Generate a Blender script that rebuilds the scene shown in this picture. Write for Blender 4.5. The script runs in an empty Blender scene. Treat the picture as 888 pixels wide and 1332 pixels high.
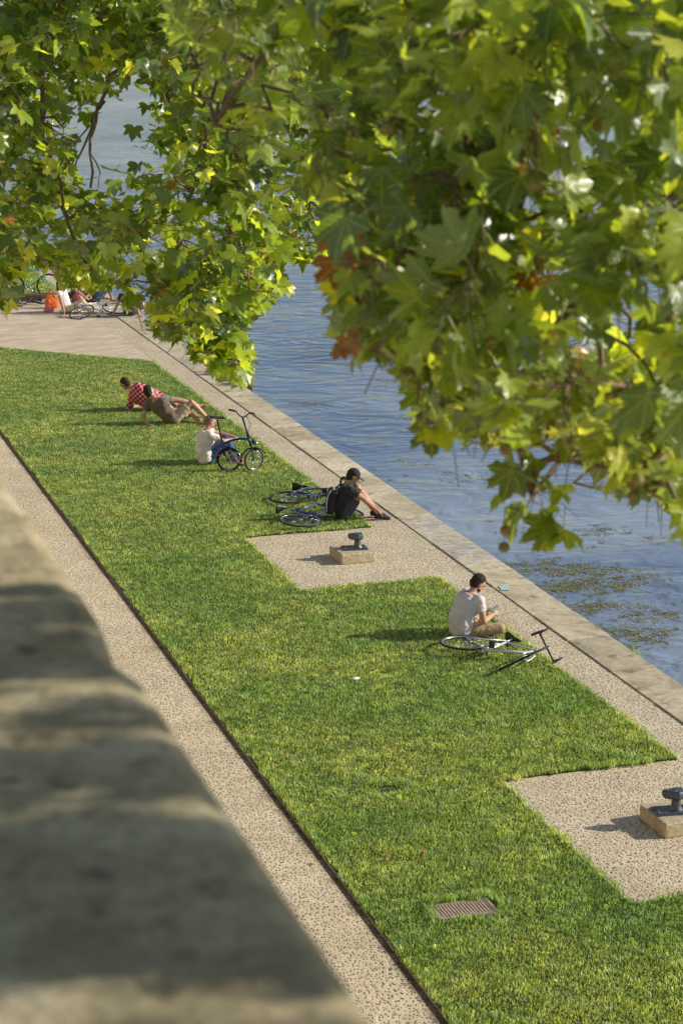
import bpy, math, random
import numpy as np
from mathutils import Vector as V, Matrix, noise
random.seed(7); rng = np.random.default_rng(7)
S = bpy.context.scene
COL = S.collection
R = math.radians
# ---------------------------------------------------------------- camera maths
FPX, HC = 2646.0, 8.0
PITCH, YAW = R(14.23), R(17.7)
def ray(u, v):
    a = (u-444)/FPX; b = -(v-666)/FPX
    fw = math.cos(PITCH)+b*math.sin(PITCH); up = -math.sin(PITCH)+b*math.cos(PITCH)
    return V((a*math.cos(YAW)+fw*math.sin(YAW), -a*math.sin(YAW)+fw*math.cos(YAW), up))
CAM = V((0, 0, HC))
def gp(u, v, z=0.0):                      # where the photo's point meets the height z
    r = ray(u, v); return CAM + r*((z-HC)/r.z)
def dp(u, v, d):
    return CAM + ray(u, v).normalized()*d
FW = V((math.sin(YAW)*math.cos(PITCH), math.cos(YAW)*math.cos(PITCH), -math.sin(PITCH)))
RT = V((math.cos(YAW), -math.sin(YAW), 0)); UP = RT.cross(FW)
def proj(p):
    q = V(p)-CAM; z = q.dot(FW)
    if z < .1: return (-9999, -9999)
    return (444+FPX*q.dot(RT)/z, 666-FPX*q.dot(UP)/z)

# ---------------------------------------------------------------- materials
def mat(name):
    m = bpy.data.materials.new(name); m.use_nodes = True
    nt = m.node_tree; b = nt.nodes['Principled BSDF']
    return m, nt, b
def nd(nt, t, **kw):
    n = nt.nodes.new(t)
    for k, v in kw.items():
        if k in n.inputs.keys() if isinstance(k, str) else False: n.inputs[k].default_value = v
        else: setattr(n, k, v)
    return n
def setin(n, **kw):
    for k, v in kw.items(): n.inputs[k.replace('_', ' ')].default_value = v
def ramp(nt, src, stops, interp='LINEAR'):
    r = nt.nodes.new('ShaderNodeValToRGB'); cr = r.color_ramp; cr.interpolation = interp
    while len(cr.elements) < len(stops): cr.elements.new(.5)
    for e, (p, c) in zip(cr.elements, stops):
        e.position = p; e.color = (*c, 1) if len(c) == 3 else c
    nt.links.new(src, r.inputs[0]); return r
def noi(nt, scale, detail=4, rough=.55, vec=None, dist=0, dim='3D'):
    n = nt.nodes.new('ShaderNodeTexNoise'); n.noise_dimensions = dim
    n.inputs['Scale'].default_value = scale; n.inputs['Detail'].default_value = detail
    n.inputs['Roughness'].default_value = rough; n.inputs['Distortion'].default_value = dist
    if vec is not None: nt.links.new(vec, n.inputs['Vector'])
    return n
def objco(nt, scale=(1, 1, 1), rot=(0, 0, 0)):
    t = nt.nodes.new('ShaderNodeTexCoord'); m = nt.nodes.new('ShaderNodeMapping')
    m.inputs['Scale'].default_value = scale; m.inputs['Rotation'].default_value = rot
    nt.links.new(t.outputs['Object'], m.inputs['Vector']); return m.outputs[0]
def mixc(nt, f, a, b, mode='MIX'):
    m = nt.nodes.new('ShaderNodeMix'); m.data_type = 'RGBA'; m.blend_type = mode
    for i, x in ((0, f), (6, a), (7, b)):
        if hasattr(x, 'links'): nt.links.new(x, m.inputs[i])
        elif i == 0: m.inputs[0].default_value = x
        else: m.inputs[i].default_value = (*x, 1)
    return m.outputs[2]
def mth(nt, op, a, b=None, c=None, clamp=False):
    m = nt.nodes.new('ShaderNodeMath'); m.operation = op; m.use_clamp = clamp
    for i, x in enumerate((a, b, c)):
        if x is None: continue
        if hasattr(x, 'links'): nt.links.new(x, m.inputs[i])
        else: m.inputs[i].default_value = x
    return m.outputs[0]
def bump(nt, b, h, strength=.3, dist=.01, prev=None):
    n = nt.nodes.new('ShaderNodeBump'); n.inputs['Strength'].default_value = strength; n.inputs['Distance'].default_value = dist
    nt.links.new(h, n.inputs['Height'])
    if prev is not None: nt.links.new(prev, n.inputs['Normal'])
    if b is not None: nt.links.new(n.outputs[0], b.inputs['Normal'])
    return n.outputs[0]
def simple(name, col, rough=.6, metal=0, var=.25, scale=12, bmp=.15, bd=.004, sheen=0):
    m, nt, b = mat(name)
    n = noi(nt, scale, 5, vec=objco(nt))
    lo = tuple(c*(1-var) for c in col); hi = tuple(min(1, c*(1+var)) for c in col)
    r = ramp(nt, n.outputs[0], [(.3, lo), (.7, hi)])
    nt.links.new(r.outputs[0], b.inputs['Base Color'])
    b.inputs['Roughness'].default_value = rough; b.inputs['Metallic'].default_value = metal
    if bmp: bump(nt, b, n.outputs[0], bmp, bd)
    if sheen: b.inputs['Sheen Weight'].default_value = sheen
    return m
def cloth(name, col, var=.12, seam=0):
    m, nt, b = mat(name); co = objco(nt)
    n = noi(nt, 9, 4, vec=co, dist=.6); f = noi(nt, 160, 2, vec=co)
    r = ramp(nt, n.outputs[0], [(.3, tuple(c*(1-var) for c in col)), (.7, tuple(min(1, c*(1+var)) for c in col))])
    nt.links.new(r.outputs[0], b.inputs['Base Color']); b.inputs['Roughness'].default_value = .9
    b.inputs['Sheen Weight'].default_value = .15
    p = bump(nt, None, n.outputs[0], .5, .02); bump(nt, b, f.outputs[0], .2, .002, p)
    return m
def skinm(name, col):
    m, nt, b = mat(name); n = noi(nt, 14, 3, vec=objco(nt))
    r = ramp(nt, n.outputs[0], [(.3, tuple(c*x for c, x in zip(col, (.9, .82, .78)))), (.7, col)])
    nt.links.new(r.outputs[0], b.inputs['Base Color']); b.inputs['Roughness'].default_value = .5
    b.inputs['Subsurface Weight'].default_value = .15; b.inputs['Subsurface Radius'].default_value = (.02, .008, .004); b.inputs['Subsurface Scale'].default_value = .5
    return m
M = {}
M['skin'] = skinm('skin', (.56, .32, .21)); M['skin_tan'] = skinm('skin_tan', (.44, .24, .15))
M['hair'] = simple('dark_hair', (.028, .018, .013), .9, 0, .5, 60, .5, .005)
M['hair_brown'] = simple('brown_hair', (.05, .025, .014), .85, 0, .4, 60, .5, .005)
M['hair_grey'] = simple('cropped_hair', (.20, .13, .09), .7, 0, .3, 80, .3, .003)
M['eye'] = simple('eye', (.03, .02, .02), .2, bmp=0)
M['white_tee'] = cloth('white_tee', (.78, .72, .70)); M['grey_tee'] = cloth('pale_grey_tee', (.62, .58, .60))
M['olive'] = cloth('olive_tee', (.145, .115, .075)); M['khaki'] = cloth('khaki_cotton', (.50, .41, .27))
M['tan_cloth'] = cloth('tan_trousers', (.42, .30, .17)); M['grey_short'] = cloth('grey_shorts', (.24, .235, .22))
M['black_cloth'] = cloth('black_cloth', (.018, .018, .022), .3); M['charcoal'] = cloth('charcoal_cloth', (.05, .05, .055), .3)
M['denim'] = cloth('denim', (.05, .10, .24), .4); M['denim_dark'] = cloth('dark_denim', (.035, .055, .12), .4)
M['coral'] = cloth('coral_cloth', (.62, .12, .10)); M['pink'] = cloth('pink_cloth', (.72, .22, .30))
M['orange'] = cloth('orange_cloth', (.75, .16, .03)); M['cream'] = cloth('cream_cloth', (.62, .54, .38))
M['shoe'] = simple('black_shoe', (.02, .02, .022), .6); M['sole'] = simple('shoe_sole', (.5, .48, .44), .7)
M['redshoe'] = simple('red_shoe', (.45, .05, .07), .6)
M['rubber'] = simple('tyre_rubber', (.022, .022, .022), .75, 0, .3, 40)
M['alloy'] = simple('brushed_alloy', (.62, .62, .63), .28, .9, .1, 60, .05, .001)
M['chrome'] = simple('spoke_steel', (.55, .55, .56), .3, .9, .05, 60, 0)
M['blackmetal'] = simple('black_metal', (.02, .02, .022), .35, .5, .2, 40, .05, .001)
M['plastic'] = simple('black_plastic', (.02, .02, .02), .45, 0, .3, 50, .1, .002)
M['white_paint'] = simple('silver_white_paint', (.68, .68, .70), .3, .3, .06, 30, 0)
M['blue_paint'] = simple('deep_blue_paint', (.012, .03, .20), .25, .3, .1, 30, 0)
M['royal_paint'] = simple('blue_grey_paint', (.10, .13, .32), .3, .3, .1, 30, 0)
M['yellow_paint'] = simple('yellow_paint', (.72, .48, .02), .35, 0, .1, 30, 0)
M['teal_paint'] = simple('teal_paint', (.0, .30, .36), .3, .1, .1, 30, 0)
M['red_paint'] = simple('red_plastic', (.6, .02, .02), .3, 0, .1, 30, 0)
M['timber'] = simple('weathered_timber', (.20, .13, .085), .85, 0, .4, 14, .5, .01)
M['postwood'] = simple('tarred_timber', (.045, .026, .018), .75, 0, .5, 9, .6, .02)
M['teal_print'] = simple('teal_cover', (.42, .58, .50), .7)
M['castiron'] = simple('painted_cast_iron', (.095, .11, .13), .34, .35, .25, 25, .25, .004)
M['rust'] = simple('rusty_bolt', (.36, .17, .07), .8, .2, .3, 60, .4, .003)

def stone(name, a, b_, c, s=1.0, spots=True, slab=False):
    m, nt, b = mat(name); co = objco(nt)
    if slab:
        ge = nt.nodes.new('ShaderNodeNewGeometry'); co = ge.outputs['Position']
    n1 = noi(nt, 1.6*s, 6, .62, co); n2 = noi(nt, 14*s, 6, .65, co); n3 = noi(nt, 70*s, 3, .6, co)
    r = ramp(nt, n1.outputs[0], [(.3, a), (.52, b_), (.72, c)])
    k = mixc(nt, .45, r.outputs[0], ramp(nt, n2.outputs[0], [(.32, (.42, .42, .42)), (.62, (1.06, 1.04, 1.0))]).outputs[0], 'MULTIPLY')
    if slab:
        oi = nt.nodes.new('ShaderNodeObjectInfo'); k = mixc(nt, 1, k, ramp(nt, oi.outputs['Random'], [(0, (.74, .73, .70)), (1, (1.1, 1.09, 1.07))]).outputs[0], 'MULTIPLY')
        sm_ = noi(nt, 1.3, 5, .7, co, 1.0); k = mixc(nt, .8, k, ramp(nt, sm_.outputs[0], [(.38, (.70, .68, .62)), (.52, (1.08, 1.06, 1.03))]).outputs[0], 'MULTIPLY')
    if spots:
        sp = ramp(nt, noi(nt, 5.5*s, 3, .5, co).outputs[0], [(.60, (1, 1, 1)), (.70, (.42, .40, .38))])
        k = mixc(nt, .8, k, sp.outputs[0], 'MULTIPLY')
    nt.links.new(k, b.inputs['Base Color']); b.inputs['Roughness'].default_value = .85
    p = bump(nt, None, n2.outputs[0], .5, .02); bump(nt, b, n3.outputs[0], .35, .004, p)
    return m, nt, b, k
M['coping'], *_ = stone('quay_limestone', (.54, .46, .31), (.66, .575, .41), (.74, .65, .49), .6, True, True)
M['plinth'], *_ = stone('plinth_stone', (.46, .37, .22), (.56, .46, .29), (.62, .52, .35), 1.5, False)
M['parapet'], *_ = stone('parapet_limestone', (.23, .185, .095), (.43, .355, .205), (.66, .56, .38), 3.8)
M['wallstone'], *_ = stone('wall_masonry', (.28, .22, .16), (.38, .31, .23), (.45, .38, .30), 1)

# painted remains on the quay coping
def paint_mat():
    m, nt, b, k = stone('painted_limestone', (.50, .43, .30), (.60, .52, .38), (.68, .60, .46), .8, True, True)
    co = objco(nt, (1, 5, 1)); n = noi(nt, 3.0, 5, .6, co, 1.5)
    f = ramp(nt, n.outputs[0], [(.53, (0, 0, 0)), (.60, (.75, .75, .75))])
    nt.links.new(mixc(nt, f.outputs[0], k, (.13, .20, .42)), b.inputs['Base Color']); return m
M['painted'] = paint_mat()

def cobble_mat():
    m, nt, b = mat('river_pebble_paving'); t = nt.nodes.new('ShaderNodeTexCoord')
    wob = noi(nt, 1.7, 2, .5, t.outputs['Object'])
    sub = nt.nodes.new('ShaderNodeVectorMath'); sub.operation = 'MULTIPLY_ADD'
    nt.links.new(wob.outputs['Color'], sub.inputs[0]); sub.inputs[1].default_value = (.22, .22, 0); nt.links.new(t.outputs['Object'], sub.inputs[2])
    mp = nt.nodes.new('ShaderNodeMapping'); mp.inputs['Scale'].default_value = (28, 17.5, 1); mp.inputs['Rotation'].default_value = (0, 0, R(12))
    nt.links.new(sub.outputs[0], mp.inputs['Vector'])
    vo = nt.nodes.new('ShaderNodeTexVoronoi'); vo.voronoi_dimensions = '2D'; vo.inputs['Scale'].default_value = 1; vo.inputs['Randomness'].default_value = .72
    nt.links.new(mp.outputs[0], vo.inputs['Vector'])
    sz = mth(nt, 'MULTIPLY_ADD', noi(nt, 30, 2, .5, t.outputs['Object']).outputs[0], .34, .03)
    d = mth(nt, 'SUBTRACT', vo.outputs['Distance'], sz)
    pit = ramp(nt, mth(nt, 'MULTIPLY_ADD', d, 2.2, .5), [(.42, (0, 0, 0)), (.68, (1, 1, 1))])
    big = noi(nt, .55, 5, .6, t.outputs['Object']); fine = noi(nt, 26, 4, .6, t.outputs['Object'])
    base = ramp(nt, big.outputs[0], [(.3, (.78, .65, .45)), (.7, (.92, .80, .58))])
    base1 = mixc(nt, .6, base.outputs[0], ramp(nt, noi(nt, 2.1, 5, .65, t.outputs['Object']).outputs[0], [(.36, (.76, .75, .72)), (.55, (1.02, 1.01, 1))]).outputs[0], 'MULTIPLY')
    base2 = mixc(nt, .55, base1, ramp(nt, fine.outputs[0], [(.3, (.68, .66, .62)), (.7, (1.1, 1.08, 1.05))]).outputs[0], 'MULTIPLY')
    bwv = nt.nodes.new('ShaderNodeRGBToBW'); nt.links.new(vo.outputs['Color'], bwv.inputs[0]); hue = mixc(nt, .5, base2, ramp(nt, bwv.outputs[0], [(.2, (.78, .77, .75)), (.8, (1.12, 1.1, 1.06))]).outputs[0], 'MULTIPLY')
    dark = ramp(nt, fine.outputs[0], [(.35, (.10, .07, .04)), (.65, (.30, .22, .14))])  # dark dots: shade in the gaps between pebbles, put into the colour
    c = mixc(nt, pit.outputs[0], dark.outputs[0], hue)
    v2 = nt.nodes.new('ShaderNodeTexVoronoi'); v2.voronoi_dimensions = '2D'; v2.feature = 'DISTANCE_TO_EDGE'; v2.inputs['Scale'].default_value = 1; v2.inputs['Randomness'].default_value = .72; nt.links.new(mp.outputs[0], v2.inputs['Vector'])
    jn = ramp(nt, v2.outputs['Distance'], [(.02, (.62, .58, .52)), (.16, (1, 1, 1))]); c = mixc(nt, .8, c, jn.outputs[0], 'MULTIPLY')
    nt.links.new(c, b.inputs['Base Color']); b.inputs['Roughness'].default_value = .8
    h = mth(nt, 'ADD', pit.outputs[0], mth(nt, 'MULTIPLY', fine.outputs[0], .5))
    bump(nt, b, h, .8, .016)
    return m
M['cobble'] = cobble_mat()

def paving_mat():
    m, nt, b = mat('brick_sett_paving'); co = objco(nt, (1, 1, 1), (0, 0, R(-42)))
    br = nt.nodes.new('ShaderNodeTexBrick'); nt.links.new(co, br.inputs['Vector'])
    setin(br, Scale=1.0, Mortar_Size=.008, Brick_Width=.55, Row_Height=.28, Mortar_Smooth=.3, Bias=0.0)
    br.inputs['Color1'].default_value = (.60, .47, .32, 1); br.inputs['Color2'].default_value = (.70, .57, .41, 1); br.inputs['Mortar'].default_value = (.42, .32, .22, 1)
    n = noi(nt, 2.4, 6, .6, objco(nt, (.5, 1.5, 1)))
    c = mixc(nt, .7, br.outputs['Color'], ramp(nt, n.outputs[0], [(.3, (.74, .72, .70)), (.7, (1.12, 1.10, 1.08))]).outputs[0], 'MULTIPLY')
    nt.links.new(c, b.inputs['Base Color']); b.inputs['Roughness'].default_value = .85
    bump(nt, b, n.outputs[0], .3, .01); return m
M['paving'] = paving_mat()
M['soil'] = simple('damp_soil', (.075, .042, .022), .95, 0, .5, 30, .8, .02)
M['turf'] = simple('turf_soil', (.05, .065, .018), .95, 0, .5, 18, .8, .02)
M['gravel'] = simple('pale_gravel', (.46, .38, .29), .9, 0, .25, 20, .5, .01)
M['asphalt'] = simple('promenade_surface', (.30, .26, .21), .9, 0, .2, 20, .4, .01)

def water_mat():
    m, nt, b = mat('river_water'); t = nt.nodes.new('ShaderNodeTexCoord')
    def mp(s, r=0):
        k = nt.nodes.new('ShaderNodeMapping'); k.inputs['Scale'].default_value = (*s, 1); k.inputs['Rotation'].default_value = (0, 0, R(r)); nt.links.new(t.outputs['Object'], k.inputs['Vector']); return k.outputs[0]
    big = noi(nt, .10, 3, .5, mp((1, 1)))
    calm = ramp(nt, noi(nt, .22, 3, .55, mp((1, 1.6), 17), .5).outputs[0], [(.36, (.25, .25, .25)), (.66, (1, 1, 1))]).outputs[0]
    a = noi(nt, 1.0, 2, .5, mp((.62, 1.0), 24), 1.6); c = noi(nt, 1.0, 3, .5, mp((2.0, 3.3), 10), 1.8); s = noi(nt, 1, 2, .5, mp((9, 12), 10), .5)
    h = mth(nt, 'ADD', mth(nt, 'MULTIPLY', a.outputs[0], .66), mth(nt, 'MULTIPLY', mth(nt, 'MULTIPLY', c.outputs[0], .11), calm))
    h = mth(nt, 'ADD', h, mth(nt, 'MULTIPLY', mth(nt, 'MULTIPLY', s.outputs[0], .014), calm))
    bump(nt, b, h, .5, .25)
    col = ramp(nt, big.outputs[0], [(.34, (.045, .085, .19)), (.5, (.135, .18, .27)), (.64, (.28, .325, .39))])
    nt.links.new(col.outputs[0], b.inputs['Base Color']); b.inputs['Roughness'].default_value = .10; b.inputs['IOR'].default_value = 1.333
    return m
M['water'] = water_mat()

def leafmat(name, vein=True, bright=1.0, yellow=0.0):
    m, nt, b = mat(name)
    at = nt.nodes.new('ShaderNodeAttribute'); at.attribute_name = 'tint'
    uv = nt.nodes.new('ShaderNodeAttribute'); uv.attribute_name = 'leafco'
    t = at.outputs['Fac']
    r = ramp(nt, t, [(0, (.022*bright, .044*bright, .006*bright)), (.35, (.060*bright, .098*bright, .011*bright)), (.62, (.125*bright, .17*bright, .018*bright)), (.86, (.26*bright, .29*bright, .045*bright)), (.93, (.30, .25, .06)), (.965, (.24, .07, .02)), (1, (.16, .05, .02))])
    nn = noi(nt, 22, 4, .6, objco(nt))
    c = mixc(nt, .6, r.outputs[0], ramp(nt, nn.outputs[0], [(.35, (.72, .74, .6)), (.68, (1.2, 1.15, 1.1))]).outputs[0], 'MULTIPLY')
    ln_ = nt.nodes.new('ShaderNodeVectorMath'); ln_.operation = 'LENGTH'; nt.links.new(uv.outputs['Vector'], ln_.inputs[0])
    sp_ = noi(nt, 9, 4, .6, objco(nt)); ed = mth(nt, 'ADD', mth(nt, 'MULTIPLY', ln_.outputs['Value'], .35), sp_.outputs[0])
    c = mixc(nt, ramp(nt, ed, [(.93, (0, 0, 0)), (1.0, (.8, .8, .8))]).outputs[0], c, (.20, .11, .035))
    if vein:
        sx = nt.nodes.new('ShaderNodeSeparateXYZ'); nt.links.new(uv.outputs['Vector'], sx.inputs[0])
        ax = mth(nt, 'ABSOLUTE', sx.outputs[0]); y = sx.outputs[1]
        best = None
        for dx, dy in ((0, 1), (.64, .77), (.98, .10)):
            cr = mth(nt, 'ABSOLUTE', mth(nt, 'SUBTRACT', mth(nt, 'MULTIPLY', ax, dy), mth(nt, 'MULTIPLY', y, dx)))
            dt = mth(nt, 'ADD', mth(nt, 'MULTIPLY', ax, dx), mth(nt, 'MULTIPLY', y, dy))
            cr = mth(nt, 'ADD', cr, mth(nt, 'MULTIPLY', mth(nt, 'LESS_THAN', dt, 0), 1))
            # side veins leave the main vein at a slant
            sv = mth(nt, 'PINGPONG', mth(nt, 'SUBTRACT', dt, mth(nt, 'MULTIPLY', cr, .9)), .075)
            sv = mth(nt, 'ADD', sv, mth(nt, 'MULTIPLY', mth(nt, 'GREATER_THAN', cr, .22), 1))
            cr = mth(nt, 'MINIMUM', cr, mth(nt, 'MULTIPLY_ADD', sv, 1.6, .010))
            best = cr if best is None else mth(nt, 'MINIMUM', best, cr)
        vm = ramp(nt, best, [(.010, (1, 1, 1)), (.030, (0, 0, 0))])
        c = mixc(nt, mth(nt, 'MULTIPLY', vm.outputs[0], .55), c, (.28, .33, .10))
        bump(nt, b, mth(nt, 'ADD', vm.outputs[0], nn.outputs[0]), .35, .003)
    geo = nt.nodes.new('ShaderNodeNewGeometry')
    under = mixc(nt, .5, c, (.25, .32, .20))
    c2 = mixc(nt, geo.outputs['Backfacing'], c, under)
    nt.links.new(c2, b.inputs['Base Color'])
    b.inputs['Roughness'].default_value = .33; b.inputs['Specular IOR Level'].default_value = .85
    tr = nt.nodes.new('ShaderNodeBsdfTranslucent')
    tc = mixc(nt, 1, c, (4.2, 3.5, 1.1), 'MULTIPLY'); nt.links.new(tc, tr.inputs['Color'])
    mx = nt.nodes.new('ShaderNodeMixShader'); mx.inputs[0].default_value = .40
    nt.links.new(b.outputs[0], mx.inputs[1]); nt.links.new(tr.outputs[0], mx.inputs[2])
    nt.links.new(mx.outputs[0], nt.nodes['Material Output'].inputs['Surface'])
    return m
M['leaf_near'] = leafmat('plane_leaf_veined', True, 2.0); M['leaf_far'] = leafmat('plane_leaf', False, 2.2)
M['bark'] = simple('plane_bark', (.22, .17, .11), .85, 0, .45, 5, .5, .02)
M['twig'] = simple('twig_bark', (.20, .13, .075), .75, 0, .4, 20, .4, .004)
M['petiole'] = simple('petiole', (.30, .30, .09), .5, 0, .25, 20, 0)
M['seed'] = simple('seed_ball', (.27, .21, .055), .85, 0, .4, 90, 1, .006)

def grassmat():
    m, nt, b = mat('grass_blades')
    at = nt.nodes.new('ShaderNodeAttribute'); at.attribute_name = 'tint'
    co = objco(nt)
    p1 = noi(nt, .55, 3, .6, co); p2 = noi(nt, 8, 4, .65, co)
    r = ramp(nt, at.outputs['Fac'], [(0, (.05, .09, .018)), (.24, (.25, .35, .07)), (.46, (.46, .61, .19)), (.72, (.74, .82, .38)), (1, (.90, .88, .62))])
    k = mixc(nt, .9, r.outputs[0], ramp(nt, p1.outputs[0], [(.36, (.66, .82, .72)), (.62, (1.22, 1.12, 1.05))]).outputs[0], 'MULTIPLY')
    k = mixc(nt, .8, k, ramp(nt, p2.outputs[0], [(.36, (.45, .55, .45)), (.62, (1.28, 1.22, 1.1))]).outputs[0], 'MULTIPLY')
    p3 = noi(nt, 1.5, 4, .65, co, .6); k = mixc(nt, ramp(nt, p3.outputs[0], [(.56, (0, 0, 0)), (.70, (.28, .28, .28))]).outputs[0], k, (.50, .45, .19))
    p4 = noi(nt, 2.6, 3, .6, co); k = mixc(nt, ramp(nt, p4.outputs[0], [(.60, (0, 0, 0)), (.72, (.6, .6, .6))]).outputs[0], k, (.10, .20, .035))
    nt.links.new(k, b.inputs['Base Color']); b.inputs['Roughness'].default_value = .55
    tr = nt.nodes.new('ShaderNodeBsdfTranslucent'); nt.links.new(mixc(nt, 1, k, (1.8, 1.7, .9), 'MULTIPLY'), tr.inputs['Color'])
    mx = nt.nodes.new('ShaderNodeMixShader'); mx.inputs[0].default_value = .35
    nt.links.new(b.outputs[0], mx.inputs[1]); nt.links.new(tr.outputs[0], mx.inputs[2])
    nt.links.new(mx.outputs[0], nt.nodes['Material Output'].inputs['Surface']); return m
M['grass'] = grassmat()
def weedmat():
    m, nt, b = mat('floating_weed'); at = nt.nodes.new('ShaderNodeAttribute'); at.attribute_name = 'tint'
    r = ramp(nt, at.outputs['Fac'], [(0, (.06, .075, .03)), (.45, (.16, .17, .055)), (.75, (.36, .30, .14)), (1, (.60, .46, .28))])
    nt.links.new(r.outputs[0], b.inputs['Base Color']); b.inputs['Roughness'].default_value = .6; return m
M['weed'] = weedmat()
def plaid():
    m, nt, b = mat('red_plaid'); t = nt.nodes.new('ShaderNodeTexCoord'); sx = nt.nodes.new('ShaderNodeSeparateXYZ')
    mp = nt.nodes.new('ShaderNodeMapping'); mp.inputs['Rotation'].default_value = (R(10), R(38), R(12)); nt.links.new(t.outputs['Object'], mp.inputs[0]); nt.links.new(mp.outputs[0], sx.inputs[0])
    def st(o, w, th): return mth(nt, 'LESS_THAN', mth(nt, 'PINGPONG', o, w), th)
    a = st(sx.outputs[0], .035, .009); c = st(sx.outputs[2], .035, .009)
    da = st(mth(nt, 'ADD', sx.outputs[0], .035), .035, .014); dc = st(mth(nt, 'ADD', sx.outputs[2], .035), .035, .014)
    k = mixc(nt, mth(nt, 'MULTIPLY', mth(nt, 'ADD', da, dc), .45), (.78, .045, .07), (.05, .012, .03))
    k = mixc(nt, mth(nt, 'MULTIPLY', mth(nt, 'ADD', a, c), .42), k, (.8, .62, .62))
    nt.links.new(k, b.inputs['Base Color']); b.inputs['Roughness'].default_value = .9
    bump(nt, b, noi(nt, 10, 4, vec=t.outputs['Object']).outputs[0], .5, .02); return m
M['plaid'] = plaid()

# ---------------------------------------------------------------- mesh builder
class MB:
    def __init__(s): s.v = []; s.f = []; s.sm = []
    def add(s, vs, fs, sm=True):
        o = len(s.v); s.v += [tuple(v) for v in vs]; s.f += [tuple(i+o for i in f) for f in fs]; s.sm += [sm]*len(fs); return s
    def tube(s, pts, rad, n=8, closed=False, flat=False):
        pts = [V(p) for p in pts]; k = len(pts)
        if not hasattr(rad, '__len__'): rad = [rad]*k
        vs = []; ref = None
        for i, p in enumerate(pts):
            if closed: t = pts[(i+1) % k]-pts[i-1]
            else: t = pts[min(i+1, k-1)]-pts[max(i-1, 0)]
            t = t.normalized() if t.length > 1e-9 else V((0, 0, 1))
            if ref is None: ref = t.orthogonal().normalized()
            ref = (ref-t*ref.dot(t))
            ref = ref.normalized() if ref.length > 1e-6 else t.orthogonal().normalized()
            bi = t.cross(ref)
            for j in range(n):
                a = 2*math.pi*j/n; vs.append(p+(ref*math.cos(a)+bi*math.sin(a))*rad[i])
        fs = []
        for i in range(k if closed else k-1):
            for j in range(n):
                a = i*n+j; b = i*n+(j+1) % n; c = ((i+1) % k)*n+(j+1) % n; d = ((i+1) % k)*n+j
                fs.append((a, b, c, d))
        if not closed: fs += [tuple(range(n))[::-1], tuple(range((k-1)*n, k*n))]
        return s.add(vs, fs, not flat)
    def torus(s, c, ax, R_, r, n=32, m=8):
        c = V(c); ax = V(ax).normalized(); u = ax.orthogonal().normalized(); w = ax.cross(u)
        return s.tube([c+(u*math.cos(2*math.pi*i/n)+w*math.sin(2*math.pi*i/n))*R_ for i in range(n)], r, m, closed=True)
    def box(s, c, size, rot=None, bev=0):
        c = V(c); h = [x/2 for x in size]; b = min(bev, min(h)*.9); vs = []
        if b <= 0:
            for x in (-1, 1):
                for y in (-1, 1):
                    for z in (-1, 1): vs.append(V((x*h[0], y*h[1], z*h[2])))
            fs = [(0, 1, 3, 2), (4, 6, 7, 5), (0, 4, 5, 1), (2, 3, 7, 6), (0, 2, 6, 4), (1, 5, 7, 3)]
        else:
            # chamfered: rings bottom to top
            def ring(ix, z): 
                X, Y = h[0]-ix, h[1]-ix
                return [V((-X+b*(ix == 0), -Y, z)), V((X-b*(ix == 0), -Y, z)), V((X, -Y+b*(ix == 0), z)), V((X, Y-b*(ix == 0), z)), V((X-b*(ix == 0), Y, z)), V((-X+b*(ix == 0), Y, z)), V((-X, Y-b*(ix == 0), z)), V((-X, -Y+b*(ix == 0), z))]
            def ringi(z):
                X, Y = h[0]-b, h[1]-b; e = b*.001
                return [V((-X+e, -Y, z)), V((X-e, -Y, z)), V((X, -Y+e, z)), V((X, Y-e, z)), V((X-e, Y, z)), V((-X+e, Y, z)), V((-X, Y-e, z)), V((-X, -Y+e, z))]
            rs = [ringi(-h[2]), ring(0, -h[2]+b), ring(0, h[2]-b), ringi(h[2])]
            vs = sum(rs, []); fs = [tuple(range(8))[::-1], tuple(range(24, 32))]
            for i in range(3):
                for j in range(8): fs.append((i*8+j, i*8+(j+1) % 8, i*8+8+(j+1) % 8, i*8+8+j))
        if rot is not None: vs = [rot @ v for v in vs]
        return s.add([c+v for v in vs], fs, False)
    def ell(s, c, r, rot=None, n=16, m=10):
        c = V(c); vs = [V((0, 0, -r[2]))]
        for i in range(1, m):
            a = math.pi*i/m-math.pi/2
            for j in range(n):
                t = 2*math.pi*j/n; vs.append(V((r[0]*math.cos(a)*math.cos(t), r[1]*math.cos(a)*math.sin(t), r[2]*math.sin(a))))
        vs.append(V((0, 0, r[2]))); fs = []
        for j in range(n): fs.append((0, 1+(j+1) % n, 1+j))
        for i in range(m-2):
            for j in range(n):
                a = 1+i*n+j; b = 1+i*n+(j+1) % n; fs.append((a, b, b+n, a+n))
        e = len(vs)-1
        for j in range(n): fs.append((e-n+j, e-n+(j+1) % n, e))
        if rot is not None: vs = [rot @ v for v in vs]
        return s.add([c+v for v in vs], fs)
    def caps(s, p0, r0, p1, r1, n=12):
        s.ell(p0, (r0,)*3, None, n, 8); s.ell(p1, (r1,)*3, None, n, 8)
        return s.tube([p0, p1], [r0, r1], n)
    def rings(s, rs, cap=True):
        n = len(rs[0]); vs = sum(rs, []); fs = []
        for i in range(len(rs)-1):
            for j in range(n): fs.append((i*n+j, i*n+(j+1) % n, (i+1)*n+(j+1) % n, (i+1)*n+j))
        if cap: fs += [tuple(range(n))[::-1], tuple(range((len(rs)-1)*n, len(rs)*n))]
        return s.add(vs, fs)
    def xf(s, mtx):
        s.v = [tuple(mtx @ V(v)) for v in s.v]; return s
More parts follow.
